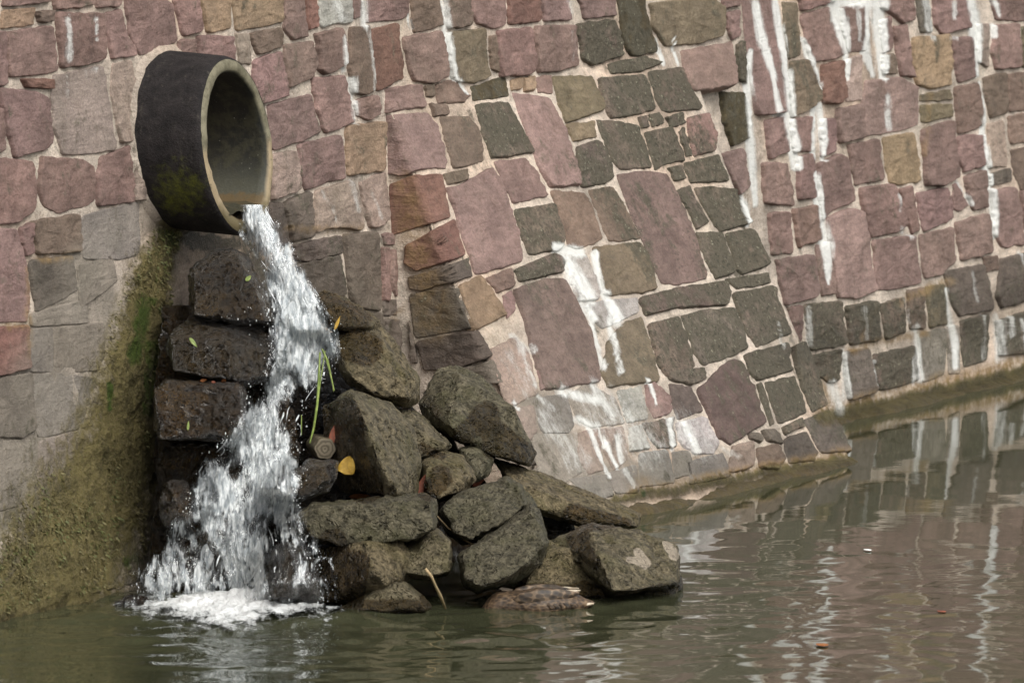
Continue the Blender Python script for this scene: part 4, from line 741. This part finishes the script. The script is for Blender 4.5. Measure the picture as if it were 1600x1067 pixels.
fL = lambda y: np.interp(y, YF, LF); fR = lambda y: np.interp(y, YF, RF)
def scene_bvh(obs):
    V, F, n = [], [], 0
    for o in obs:
        me = o.data; c = np.empty(len(me.vertices) * 3); me.vertices.foreach_get('co', c); c = c.reshape(-1, 3) + np.array(o.matrix_world.translation if o.parent else o.location)
        V += [tuple(p) for p in c]; F += [tuple(n + i for i in p.vertices) for p in me.polygons]; n += len(c)
    return BVHTree.FromPolygons(V, F)
BV = scene_bvh(ROCKOBJ)
def solid_depth(x, y, default=None):
    out = np.empty(x.shape); dirs = ray(x, y)
    for i in np.ndindex(x.shape):
        dd = Vector(dirs[i]); ln = dd.length; hit = BV.ray_cast(Vector(CAM), dd / ln, 80)
        out[i] = hit[3] / ln if hit[0] is not None else np.nan
    return out
def build_fall():
    root = empty('waterfall', on_z(np.array(380.), np.array(930.)), 'white foaming water pouring from the pipe and breaking down over the dark rocks', 'waterfall')
    gy = np.arange(318, 952, 6.0); gs = np.linspace(-.12, 1.12, 32); YY, SS = np.meshgrid(gy, gs, indexing='ij')
    XX = fL(YY) + (fR(YY) - fL(YY)) * SS; d = solid_depth(XX, YY); d = np.where(np.isnan(d), pile_depth(XX, YY) + .05, d)
    dj = np.interp(YY, [318, 345, 470], [depth_of(PC) + .03, depth_of(PC) - .02, depth_of(PC) - .09]); w = sm(405, 560, YY)
    d = dj * (1 - w) + np.minimum(d, pile_depth(XX, YY) + .18) * w
    for _ in range(7):
        q = np.pad(d, 1, mode='edge'); d2 = (q[:-2, 1:-1] + q[2:, 1:-1] + q[1:-1, :-2] + q[1:-1, 2:]) / 4; d = np.minimum(d, .4 * d + .6 * d2) if _ > 3 else .5 * d + .5 * d2
    ds = solid_depth(XX, YY); ds = np.where(np.isnan(ds), 99., ds)
    for _ in range(2):
        q = np.pad(ds, 1, mode='edge'); ds = np.minimum.reduce([q[:-2, 1:-1], q[2:, 1:-1], q[1:-1, :-2], q[1:-1, 2:], ds])
    d = np.minimum(d, ds + .02)
    for _ in range(4):
        q = np.pad(d, 1, mode='edge'); d = np.minimum(d, (q[:-2, 1:-1] + q[2:, 1:-1] + q[1:-1, :-2] + q[1:-1, 2:]) / 4)
    def interp(x, y):
        i = np.clip((y - gy[0]) / 6.0, 0, len(gy) - 1.001); s = np.clip((x - fL(y)) / (fR(y) - fL(y)), -.12, 1.12); j = np.clip((s + .12) / 1.24 * 31, 0, 30.999)
        i0 = i.astype(int); j0 = j.astype(int); fi, fj = i - i0, j - j0
        return d[i0, j0] * (1 - fi) * (1 - fj) + d[i0 + 1, j0] * fi * (1 - fj) + d[i0, j0 + 1] * (1 - fi) * fj + d[i0 + 1, j0 + 1] * fi * fj
    global FALL_DEPTH
    FALL_DEPTH = interp
    # layered sheets
    ny, ns = 330, 90
    for lay, (off, da) in enumerate(((.015, .0), (.045, -.10), (.09, -.20))):
        y = np.linspace(320, 950, ny); s = np.linspace(-.10, 1.10, ns); Y, Sx = np.meshgrid(y, s, indexing='ij')
        q3 = np.stack([Sx * 3, Y / 60, np.full_like(Y, lay * 5.)], -1)
        X = fL(Y) + (fR(Y) - fL(Y)) * Sx + 3.0 * fbm(q3, 2.2, 3, 300 + lay)
        dd = interp(X, Y) - off
        amp = np.interp(Y, [320, 440, 500, 950], [.010, .014, .028, .035])
        wpx = (fR(Y) - fL(Y)); Pq = np.stack([X / 460 * 16, Y / 460 * 6, np.full_like(X, 3. * lay)], -1)
        dd = dd - amp * (fbm(Pq, 1.0, 4, 310 + lay))
        # rounded cross section of the free jet
        dd = dd + (1 - sm(430, 500, Y)) * .06 * (2 * np.clip(Sx, 0, 1) - 1) ** 2
        P = at_depth(X, Y, dd); zmin = P[..., 2] < -.01; P[..., 2] = np.where(zmin, -.01, P[..., 2])
        edge = np.minimum(Sx + .10, 1.10 - Sx) * wpx
        dens = sm(0, 22, edge) * .42 + sm(6, 60, edge) * .36
        prof = np.interp(Y, [318, 400, 470, 520, 570, 620, 680, 760, 850, 910, 950], [.30, .20, .30, .34, .10, .02, .03, .0, -.16, -.20, -.75])
        hole = mask(X, Y, strokes('448,585,18 470,625,36 1.1;455,640,36 480,690,40 1;360,720,30 380,760,30 .9;410,820,40 440,850,40 .8;300,830,30 300,880,40 .8;480,650,30 470,690,30 .8;370,745,20 385,770,18 .5;440,880,60 460,940,60 .8;280,900,20 290,940,20 .5;340,880,30 350,920,30 .5'), .8)
        dens = np.clip(dens + prof - .38 * hole + da + .16 * fbm(q3, 1.1, 3, 320 + lay), 0, 1)
        flow = np.stack([X / 460 + lay * 3.1, Y / 460, np.full_like(X, lay * 1.7), dens], -1).reshape(-1, 4)
        mesh_obj(('water_sheet'), P.reshape(-1, 3), grid_faces(ny, ns), M_FALL, root, True, dict(flow=flow))
    zl = PC[2] - PRI * .80; hw = math.sqrt(max(PRI ** 2 - (PRI * .80) ** 2, 1e-4)) * 1.02
    nh = np.array([PN[0], PN[1], 0]); nh /= np.linalg.norm(nh); lat = np.array([-nh[1], nh[0], 0]); Vp = []
    mouth = PC + PN * 0 - PV * PRI * .80
    for a_ in np.linspace(-.5, .012, 24):
        for l_ in np.linspace(-1, 1, 14): p = mouth + nh * a_ + lat * l_ * hw; p = np.array([p[0], p[1], zl + .004 * math.sin(9 * l_ + 30 * a_) * math.exp(8 * a_) - .03 * max(0, a_ + .05) * 8]); Vp.append(p)
    mw, b = new_mat('pipe_water'); b.out(b.bsdf(i_Base_Color=(.045, .042, .028), i_Roughness=.06, i_IOR=1.33, i_Normal=b.bump(b.noise(b.pos(), 40, 3), .4, .006)))
    mesh_obj('pipe_water', np.array(Vp), grid_faces(24, 14), mw, root)
    # strands and spray, joined
    bm = bmesh.new()
    R = random.Random(11)
    for k in range(70):
        y0 = R.choice([R.uniform(322, 480), R.uniform(470, 930), R.uniform(640, 930)]); s = R.gauss(.5, .30)
        if not -.1 < s < 1.12: s = R.uniform(.05, .95)
        ln = R.uniform(8, 34) * (1.3 if y0 < 470 else .8); n = 6; ph = R.uniform(0, 9); off = abs(R.gauss(0, .04)) + .02
        ys = np.linspace(y0, min(y0 + ln, 944), n); wob = R.uniform(-3, 3)
        xs = fL(ys) + (fR(ys) - fL(ys)) * s + wob * np.sin(np.linspace(0, 3, n) + ph)
        dd = interp(xs, ys) - off; pts = at_depth(xs, ys, dd)
        r = R.uniform(.0010, .0034); rads = [r * f for f in (.25, .8, 1, .9, .6, .2)]
        tube(bm, [Vector(p) for p in pts], r, 5, rads)
    me = bpy.data.meshes.new('water_strands'); bm.to_mesh(me); bm.free(); me.materials.append(M_SPRAY)
    o = bpy.data.objects.new('water_strands', me); COL.objects.link(o); o.parent = root; o.matrix_parent_inverse = root.matrix_world.inverted(); tag(o, kind='stuff')
    t = bmesh.new(); bmesh.ops.create_icosphere(t, subdivisions=1, radius=1); bv = np.array([v.co[:] for v in t.verts]); bf = np.array([[v.index for v in f.verts] for f in t.faces]); t.free()
    VV, FF, n = [], [], 0
    def drop(x, y, d_, r, stretch):
        nonlocal n
        p = at_depth(x, y, d_)
        if p[2] < .003: return
        VV.append(p + bv * np.array([r, r, r * stretch])); FF.append(bf + n); n += len(bv)
    for k in range(650):
        zone = R.random()
        if zone < .55:
            y = R.uniform(470, 945); side = R.random() < .5; x = (fL(np.array(y)) + R.gauss(2, 11)) if side else (fR(np.array(y)) + R.gauss(-2, 9))
        elif zone < .72: x, y = R.gauss(455, 32), R.gauss(500, 32)
        elif zone < .84: x, y = R.gauss(400, 30), R.gauss(470, 30)
        else: y = R.uniform(640, 940); x = R.uniform(float(fL(np.array(y))), float(fR(np.array(y))))
        x, y = np.array(float(x)), np.array(float(min(max(y, 322), 946)))
        drop(x, y, float(interp(x, y)) - .03 - abs(R.gauss(0, .07)), abs(R.gauss(.0008, .0008)) + .0005, R.choice([1, 1, 1.6, 2.5]))
    o = mesh_obj('spray_drops', np.vstack(VV), np.vstack(FF), M_SPRAY, root, True); tag(o, kind='stuff')
    # foam where it enters the pond
    nx, nyy = 260, 120; x = np.linspace(150, 580, nx); y = np.linspace(905, 1000, nyy); X, Y = np.meshgrid(x, y); W = on_z(X, Y)
    Pn0 = np.stack([W[..., 0], W[..., 1] * .35, 0 * X], -1); cx = np.interp(Y, [905, 940, 985], [345, 350, 400]); dx = (X - cx) / np.interp(Y, [905, 935, 985], [150, 185, 200]); dy = (Y - 950) / np.where(Y < 950, 24.0, 27.0)
    dens = np.clip(1.12 - np.sqrt(dx ** 2 + dy ** 2) * .95, 0, 1) * .80 * (1 + .45 * fbm(Pn0, 3.0, 3, 345)) + .55 * np.exp(-((X - 375) / 115) ** 4 - ((Y - 944 + 9 * fbm(Pn0, 4.5, 2, 347)) / 11) ** 2)
    Pn = np.stack([W[..., 0], W[..., 1], 0 * X], -1)
    rr = np.clip(1.25 - np.hypot((X - 370) / 190, (Y - 950) / 46.0), 0, 1); dens = np.maximum(dens, rr * np.clip(.42 + .5 * fbm(Pn0, 7, 3, 349), 0, .62))
    hgt = .006 + dens * (.018 + .020 * fbm(Pn, 14, 4, 340)) + np.clip(dens, 0, 1) * .016 * np.abs(fbm(Pn, 26, 4, 341))
    W[..., 2] = np.maximum(hgt, .004)
    m, b = new_mat('foam'); fl = b.attr('flow'); vec = b.pos(); dn = fl.outputs['Fac']
    n1 = b.noise(b.mapping(vec, (9, 3.0, 9)), 3.0, 6, .7, .4); n2 = b.noise(vec, 70, 4, .7)
    k = b.math('ADD', b.math('ADD', b.math('MULTIPLY', n1, .8), b.math('MULTIPLY', n2, .3)), b.math('SUBTRACT', b.math('MULTIPLY', dn, .80), .78))
    nr = b.bump(b.math('ADD', n1, b.math('MULTIPLY', n2, .5)), .9, .02)
    w_ = b.bsdf(i_Base_Color=b.mix(b.ramp(k, 0, .35), (.55, .57, .57), (.90, .91, .91)), i_Roughness=.35, i_Normal=nr)
    mx = b.n('MixShader'); b.set(mx.inputs[0], b.ramp(k, -.06, .16, 0, .95)); b.set(mx.inputs[1], b.n('BsdfTransparent').outputs[0]); b.set(mx.inputs[2], w_); b.out(mx.outputs[0])
    fa = np.repeat(dens.reshape(-1, 1), 4, 1); fa[:, 3] = 1
    o = mesh_obj('foam', W.reshape(-1, 3), grid_faces(nyy, nx), m, root, True, dict(flow=fa)); tag(o, kind='stuff')
build_fall()
# ------------------------------------------------------------------ duck, leaves, weed, straw, cut branch
M_LEAFY = simple_mat('yellow_leaf_skin', (.30, .17, .015), (.46, .29, .04), 30, .6)
M_LEAFO = simple_mat('orange_leaf_skin', (.24, .075, .018), (.38, .14, .03), 40, .6)
M_LEAFR = simple_mat('red_leaf_skin', (.18, .045, .02), (.30, .085, .04), 40, .55)
M_WEED = simple_mat('green_weed', (.11, .16, .03), (.27, .33, .09), 20, .4)
M_STRAW = simple_mat('dry_straw', (.30, .21, .11), (.46, .35, .20), 40, .7)
VD = Vector(-FW)
def visible_depth(x, y):
    d = solid_depth(np.array([float(x)]), np.array([float(y)]))[0]
    return float(pile_depth(np.array(float(x)), np.array(float(y)))) - .1 if np.isnan(d) else d
def leaf(name, label, cx, cy, length_px, width_px, ang, mat, lift=.012, tip=1.0, group='fallen leaves on the rocks', z=None, lean=.6, depth=None):
    if z is not None: c = on_z(np.array(float(cx)), np.array(float(cy)), z); t = depth_of(c)
    else: t = (visible_depth(cx, cy) if depth is None else depth) - lift; c = at_depth(np.array(float(cx)), np.array(float(cy)), t)
    k = t / FPX; L, W = length_px * k, width_px * k; n = 10; V, F = [], []
    for i in range(n + 1):
        f = i / n; w = W * .5 * math.sin(math.pi * min(1, f ** (.75 if tip > .5 else .55))) ** (.8 if tip > .5 else .55)
        for j in range(-2, 3): V.append(((f - .5) * L, j / 2 * w, .10 * W * abs(j / 2) ** 1.5 * (1 if z is None else .1) - (.12 * L * (f - .5) ** 2 if z is None else .02 * L * (f - .5) ** 2) + (.015 if z is None else .004) * W * math.sin(7 * f + j)))
    F = [(i * 5 + j, i * 5 + j + 1, (i + 1) * 5 + j + 1, (i + 1) * 5 + j) for i in range(n) for j in range(4)]
    o = mesh_obj(name, V, F, mat, None, True)
    so = o.modifiers.new('thickness', 'SOLIDIFY'); so.thickness = .0012
    if z is not None: ex, ey = Vector((math.cos(ang), math.sin(ang), 0)), Vector((-math.sin(ang), math.cos(ang), 0))
    else:
        r_, u_ = Vector(RT), (Vector(UP) * .85 + VD * -lean * .3).normalized(); ex = (r_ * math.cos(ang) + u_ * math.sin(ang)).normalized(); ey = (u_ * math.cos(ang) - r_ * math.sin(ang)).normalized()
    ez = ex.cross(ey).normalized(); ey = ez.cross(ex)
    o.matrix_world = Matrix(((ex.x, ey.x, ez.x, c[0]), (ex.y, ey.y, ez.y, c[1]), (ex.z, ey.z, ez.z, c[2]), (0, 0, 0, 1)))
    return tag(o, label, 'leaf', group)
leaf('leaf', 'round yellow leaf stuck on the dark side of the leaning slab', 543, 727, 31, 27, 1.3, M_LEAFY, tip=.3, lift=.05)
leaf('leaf', 'curled red brown leaf above the cut branch end', 520, 680, 34, 11, 1.4, M_LEAFR)
leaf('leaf', 'pointed red leaf standing upright at the right corner of the leaning slab', 660, 757, 36, 13, 1.25, M_LEAFR, lift=.03)
leaf('leaf', 'flat orange leaf lying on the left end of the flat-topped slab', 562, 775, 34, 8, .05, M_LEAFO, lift=.02)
leaf('leaf', 'left one of the small orange leaves on the squared dark block', 318, 594, 11, 5, .2, M_LEAFO, lift=.02)
leaf('leaf', 'middle one of the small orange leaves on the squared dark block', 334, 597, 8, 4, -.3, M_LEAFR, lift=.02)
leaf('leaf', 'bright orange leaf at the right end of the squared dark block', 350, 595, 10, 7, 1.2, M_LEAFO, lift=.02)
leaf('leaf', 'reddish leaf caught above the split boulders', 748, 754, 22, 8, .5, M_LEAFR, lift=.02)
leaf('leaf', 'small yellow leaf blade at the mossy rock beside the jet', 527, 505, 24, 5, 1.2, M_LEAFY, lift=.02)
leaf('leaf', 'green sliver of leaf on the brown ledge boulder', 302, 535, 20, 6, -.9, M_WEED, lift=.015)
leaf('leaf', 'green sliver of leaf on the face of the squared dark block', 294, 665, 15, 4, 1.5, M_WEED, lift=.02)
leaf('leaf', 'small green leaf on the wet boulder under the pipe', 388, 435, 12, 7, .8, M_WEED, lift=.02)
leaf('leaf', 'orange leaf floating on the pond in the lower right', 1285, 1007, 20, 34, .2, M_LEAFO, z=.003, group='leaves floating on the pond')
leaf('leaf', 'small red leaf floating farther right on the pond', 1472, 955, 14, 22, .4, M_LEAFR, z=.003, group='leaves floating on the pond')
feather = leaf('feather', 'tiny white feather floating on the pond reflections', 1356, 859, 12, 24, .3, simple_mat('white_feather', (.75, .75, .72), (.85, .85, .82), 20, .6), z=.004, group=None); feather['category'] = 'feather'
# green weed trailing through the fall
weed = empty('water_weed', at_depth(np.array(500.), np.array(640.), visible_depth(500, 640)), 'bright green grass blades trailing down beside the white water', 'weed')
def blade(pts, w, parent, mat=M_WEED):
    pts = np.array(pts, float); t = np.linspace(0, 1, 16); s = np.linspace(0, 1, len(pts)); x = np.interp(t, s, pts[:, 0]); y = np.interp(t, s, pts[:, 1])
    d = np.minimum(FALL_DEPTH(x, y), np.array([visible_depth(a, b_) for a, b_ in zip(x, y)])) - .17
    for _ in range(4): d[1:-1] = (d[:-2] + d[2:] + 2 * d[1:-1]) / 4
    C = at_depth(x, y, d); tx = np.gradient(x); ty = np.gradient(y); ln = np.hypot(tx, ty); nx, ny_ = -ty / ln, tx / ln; ww = .45 * w * (.45 + .55 * np.sin(np.pi * (t * .8 + .15))) * .5
    A = at_depth(x + nx * ww, y + ny_ * ww, d + .004); B = at_depth(x - nx * ww, y - ny_ * ww, d + .004)
    o = mesh_obj('blade', np.vstack([A, C, B]), grid_faces(3, 16), mat, parent, True); so = o.modifiers.new('thickness', 'SOLIDIFY'); so.thickness = .0015
for pts, w in (([(503, 545), (510, 560), (514, 575), (522, 610)], 8), ([(500, 550), (498, 590), (496, 630), (490, 670), (484, 692)], 9), ([(508, 548), (500, 600), (494, 650), (484, 690)], 5),
               ([(471, 648), (471, 680)], 4), ([(512, 560), (518, 590), (521, 612)], 4)): blade(pts, w, weed)
# straw leaning into the water, thin stalk among the split boulders
def stalk(name, label, pts, r, depth, cat='straw'):
    bm = bmesh.new(); P = [at_depth(np.array(float(x)), np.array(float(y)), dd) for (x, y), dd in zip(pts, depth)]
    tube(bm, [Vector(p) for p in P], r, 7, [r * (.8 + .3 * math.sin(3 * i)) for i in range(len(P))]); me = bpy.data.meshes.new(name); bm.to_mesh(me); bm.free(); me.materials.append(M_STRAW)
    o = bpy.data.objects.new(name, me); COL.objects.link(o); recentre(o); return tag(o, label, cat)
stalk('straw', 'pale dry straw leaning from the rocks into the water beside the duck', [(665, 888), (674, 900), (679, 912), (688, 930), (696, 950)], .0055, (36.72, 36.72, 36.75, 36.8, 36.9))
d0 = visible_depth(700, 822) - .03
stalk('thin_stalk', 'thin dry stalk bent across the upper split boulder', [(683, 806), (700, 824), (722, 842), (748, 854)], .0028, (d0 - .02, d0 - .05, d0 - .05, d0 - .05))
br = empty('cut_branch', at_depth(np.array(508.), np.array(701.), visible_depth(508, 701)), 'round cut end of a small branch with growth rings, beside the water weed', 'branch')
def cut_branch():
    d = min(visible_depth(508, 701), visible_depth(515, 690)) - .05; c = at_depth(np.array(508.), np.array(701.), d); ax = Vector((.12, -1, .05)).normalized(); u = ax.cross(Vector((0, 0, 1))).normalized(); v = u.cross(ax); R0 = 17 * d / FPX; n = 28
    ring = lambda r, b_: np.array([Vector(c) + (u * math.cos(2 * math.pi * k / n) + v * math.sin(2 * math.pi * k / n)) * (r * (1 + .06 * math.sin(3 * k * .45 + 1))) - ax * b_ for k in range(n)])
    V = np.vstack([ring(R0 * .93, 0), ring(R0, .006), ring(R0 * 1.02, .05), ring(R0, .25)]); bark = simple_mat('bark', (.07, .055, .03), (.16, .13, .08), 50, .8, .8)
    mesh_obj('bark', V, grid_faces(4, n, True), bark, br)
    m, b = new_mat('end_grain'); P = b.n('NewGeometry').outputs['Position']; dd = b.n('VectorMath', operation='DISTANCE', i_0=P, i_1=tuple(c)).outputs['Value']
    w_ = b.math('SINE', b.math('ADD', b.math('MULTIPLY', dd, 520), b.math('MULTIPLY', b.noise(P, 60, 3), 9))); col = b.mix(b.ramp(w_, -1, 1), (.075, .058, .034), (.17, .14, .095)); b.out(b.bsdf(i_Base_Color=col, i_Roughness=.7))
    V = np.vstack([ring(R0 * .93, 0), ring(R0 * .5, -.003), ring(R0 * .05, -.001)]); mesh_obj('end_grain', V, grid_faces(3, n, True), m, br)
cut_branch()

# duck with its head under water, tail to the right
def make_duck():
    c0 = on_z(np.array(838.), np.array(950.)); k = depth_of(c0) / FPX
    root = empty('duck', c0, 'brown mottled duck dabbling with its head under the water, tail pointing right', 'duck')
    L = 92 * k                                             # half length in metres
    def mat_f(name, c1, c2, c3, sc):
        m, b = new_mat(name); P = b.n('TexCoord').outputs['Object']; vv = b.voro(b.mapping(P, (1, 1.6, 1.8)), sc); n = b.noise(P, 40, 5, .6)
        c = b.mix(b.ramp(vv, .15, .55), c1, c2); c = b.mix(b.ramp(b.math('ADD', vv, b.math('MULTIPLY', b.math('SUBTRACT', n, .5), .3)), .58, .75), c, c3)
        c = b.mix(1.0, c, b.grey(b.ramp(n, .3, .7, .7, 1.25)), 'MULTIPLY'); b.out(b.bsdf(i_Base_Color=c, i_Roughness=.6, i_Normal=b.bump(vv, .5, .004))); return m
    MB = mat_f('breast_feathers', (.022, .014, .008), (.072, .044, .024), (.14, .092, .052), 60)
    MW = mat_f('wing_feathers', (.020, .014, .011), (.060, .042, .027), (.16, .11, .07), 42); MD = mat_f('dark_feathers', (.015, .012, .012), (.04, .032, .03), (.08, .06, .05), 60)
    MP = mat_f('pale_feathers', (.40, .32, .23), (.52, .44, .33), (.60, .52, .42), 30)
    # sections: x along body (minus = head end at the left), centre height, half width, half height; the neck bends down under the surface
    sec = [(-1.00, -.050, .020, .018), (-.93, -.022, .030, .026), (-.82, .000, .042, .034), (-.70, .012, .050, .040), (-.58, .012, .054, .043), (-.42, .010, .066, .046), (-.20, .010, .082, .050), (.05, .012, .090, .054), (.30, .012, .084, .050),
           (.55, .012, .064, .040), (.75, .012, .042, .026), (.90, .014, .024, .012), (.98, .015, .008, .004)]
    xs = np.linspace(-1, .98, 60); A = np.array(sec); cz = np.interp(xs, A[:, 0], A[:, 1]); hw = np.interp(xs, A[:, 0], A[:, 2]); hh = np.interp(xs, A[:, 0], A[:, 3])
    for q in (cz, hw, hh):
        for _ in range(3): q[1:-1] = (q[:-2] + 2 * q[1:-1] + q[2:]) / 4
    n = 24; a = np.linspace(0, 2 * np.pi, n, endpoint=False)
    V = np.stack([np.repeat(xs * L, n), (hw[:, None] * np.cos(a)).ravel(), (cz[:, None] + hh[:, None] * np.sin(a)).ravel()], -1)
    V = V + .0016 * fbm(V, 45, 3, 401)[:, None] * np.array([0, 1, 1.])
    yaw = Matrix.Rotation(.10, 3, 'Z'); W = lambda p: np.array([Vector(c0) + yaw @ Vector(q) for q in p])
    F = grid_faces(60, n, True).tolist() + [list(range(n))[::-1], [59 * n + i for i in range(n)]]
    mesh_obj('body', W(V), F, MB, root)
    def plate(name, pts, th, mat, bulge=.006, par=root):
        # a feather or a folded wing: outline along its length with a rounded thickness; pts = x, y, z, half width in z
        p = np.array(pts, float); t = np.linspace(0, 1, 22); s = np.linspace(0, 1, len(p)); q = np.stack([np.interp(t, s, p[:, i]) for i in range(4)], -1); m_ = 12; aa = np.linspace(0, 2 * np.pi, m_, endpoint=False)
        VV = np.stack([np.repeat(q[:, 0] * L, m_), (q[:, 1][:, None] + th * np.sin(np.pi * np.clip(t, .04, .96))[:, None] ** .5 * np.cos(aa)).ravel(), (q[:, 2][:, None] + q[:, 3][:, None] * np.sin(aa)).ravel()], -1)
        VV = VV + .0012 * fbm(VV, 60, 2, 405)[:, None] * np.array([0, 1, 1.])
        return mesh_obj(name, W(VV), grid_faces(22, m_, True).tolist() + [list(range(m_))[::-1], [21 * m_ + i for i in range(m_)]], mat, par)
    for sgn in (-1, 1):                                     # near wing (towards the viewer, -y) and far wing
        w = plate('wing', [(-.45, sgn * .050, .030, .004), (-.30, sgn * .066, .038, .020), (0, sgn * .074, .043, .026), (.30, sgn * .062, .046, .022), (.55, sgn * .044, .048, .013), (.72, sgn * .028, .050, .003)], .012, MW)
        for j in range(4): plate('primary_feather', [(.25 + .05 * j, sgn * (.060 - .004 * j), .052 - .008 * j, .006), (.5, sgn * (.046 - .003 * j), .056 - .009 * j, .007), (.74 - .05 * j, sgn * (.026 + .002 * j), .058 - .010 * j, .002)], .003, MP if j == 0 else MW, par=w)
    plate('rump', [(.45, 0, .040, .008), (.65, 0, .036, .014), (.86, 0, .022, .003)], .024, MD)
    for j, y in enumerate((-.022, -.008, .008, .022)):
        plate('tail_feather', [(.62, y * .7, .010, .006), (.82, y, .012, .007), (1.01 - abs(y) * 2, y * 1.3, .016, .002)], .006, MP if j in (0, 3) else MW)
    # flank feathers, each a small overlapping scale
    for j in range(9):
        x0 = -.30 + j * .10; plate('flank_feather', [(x0, -.083 + .004 * abs(j - 4), .022, .004), (x0 + .09, -.088 + .005 * abs(j - 4), .016, .010), (x0 + .17, -.084 + .006 * abs(j - 4), .010, .002)], .004, MW if j % 2 else MB)
make_duck()
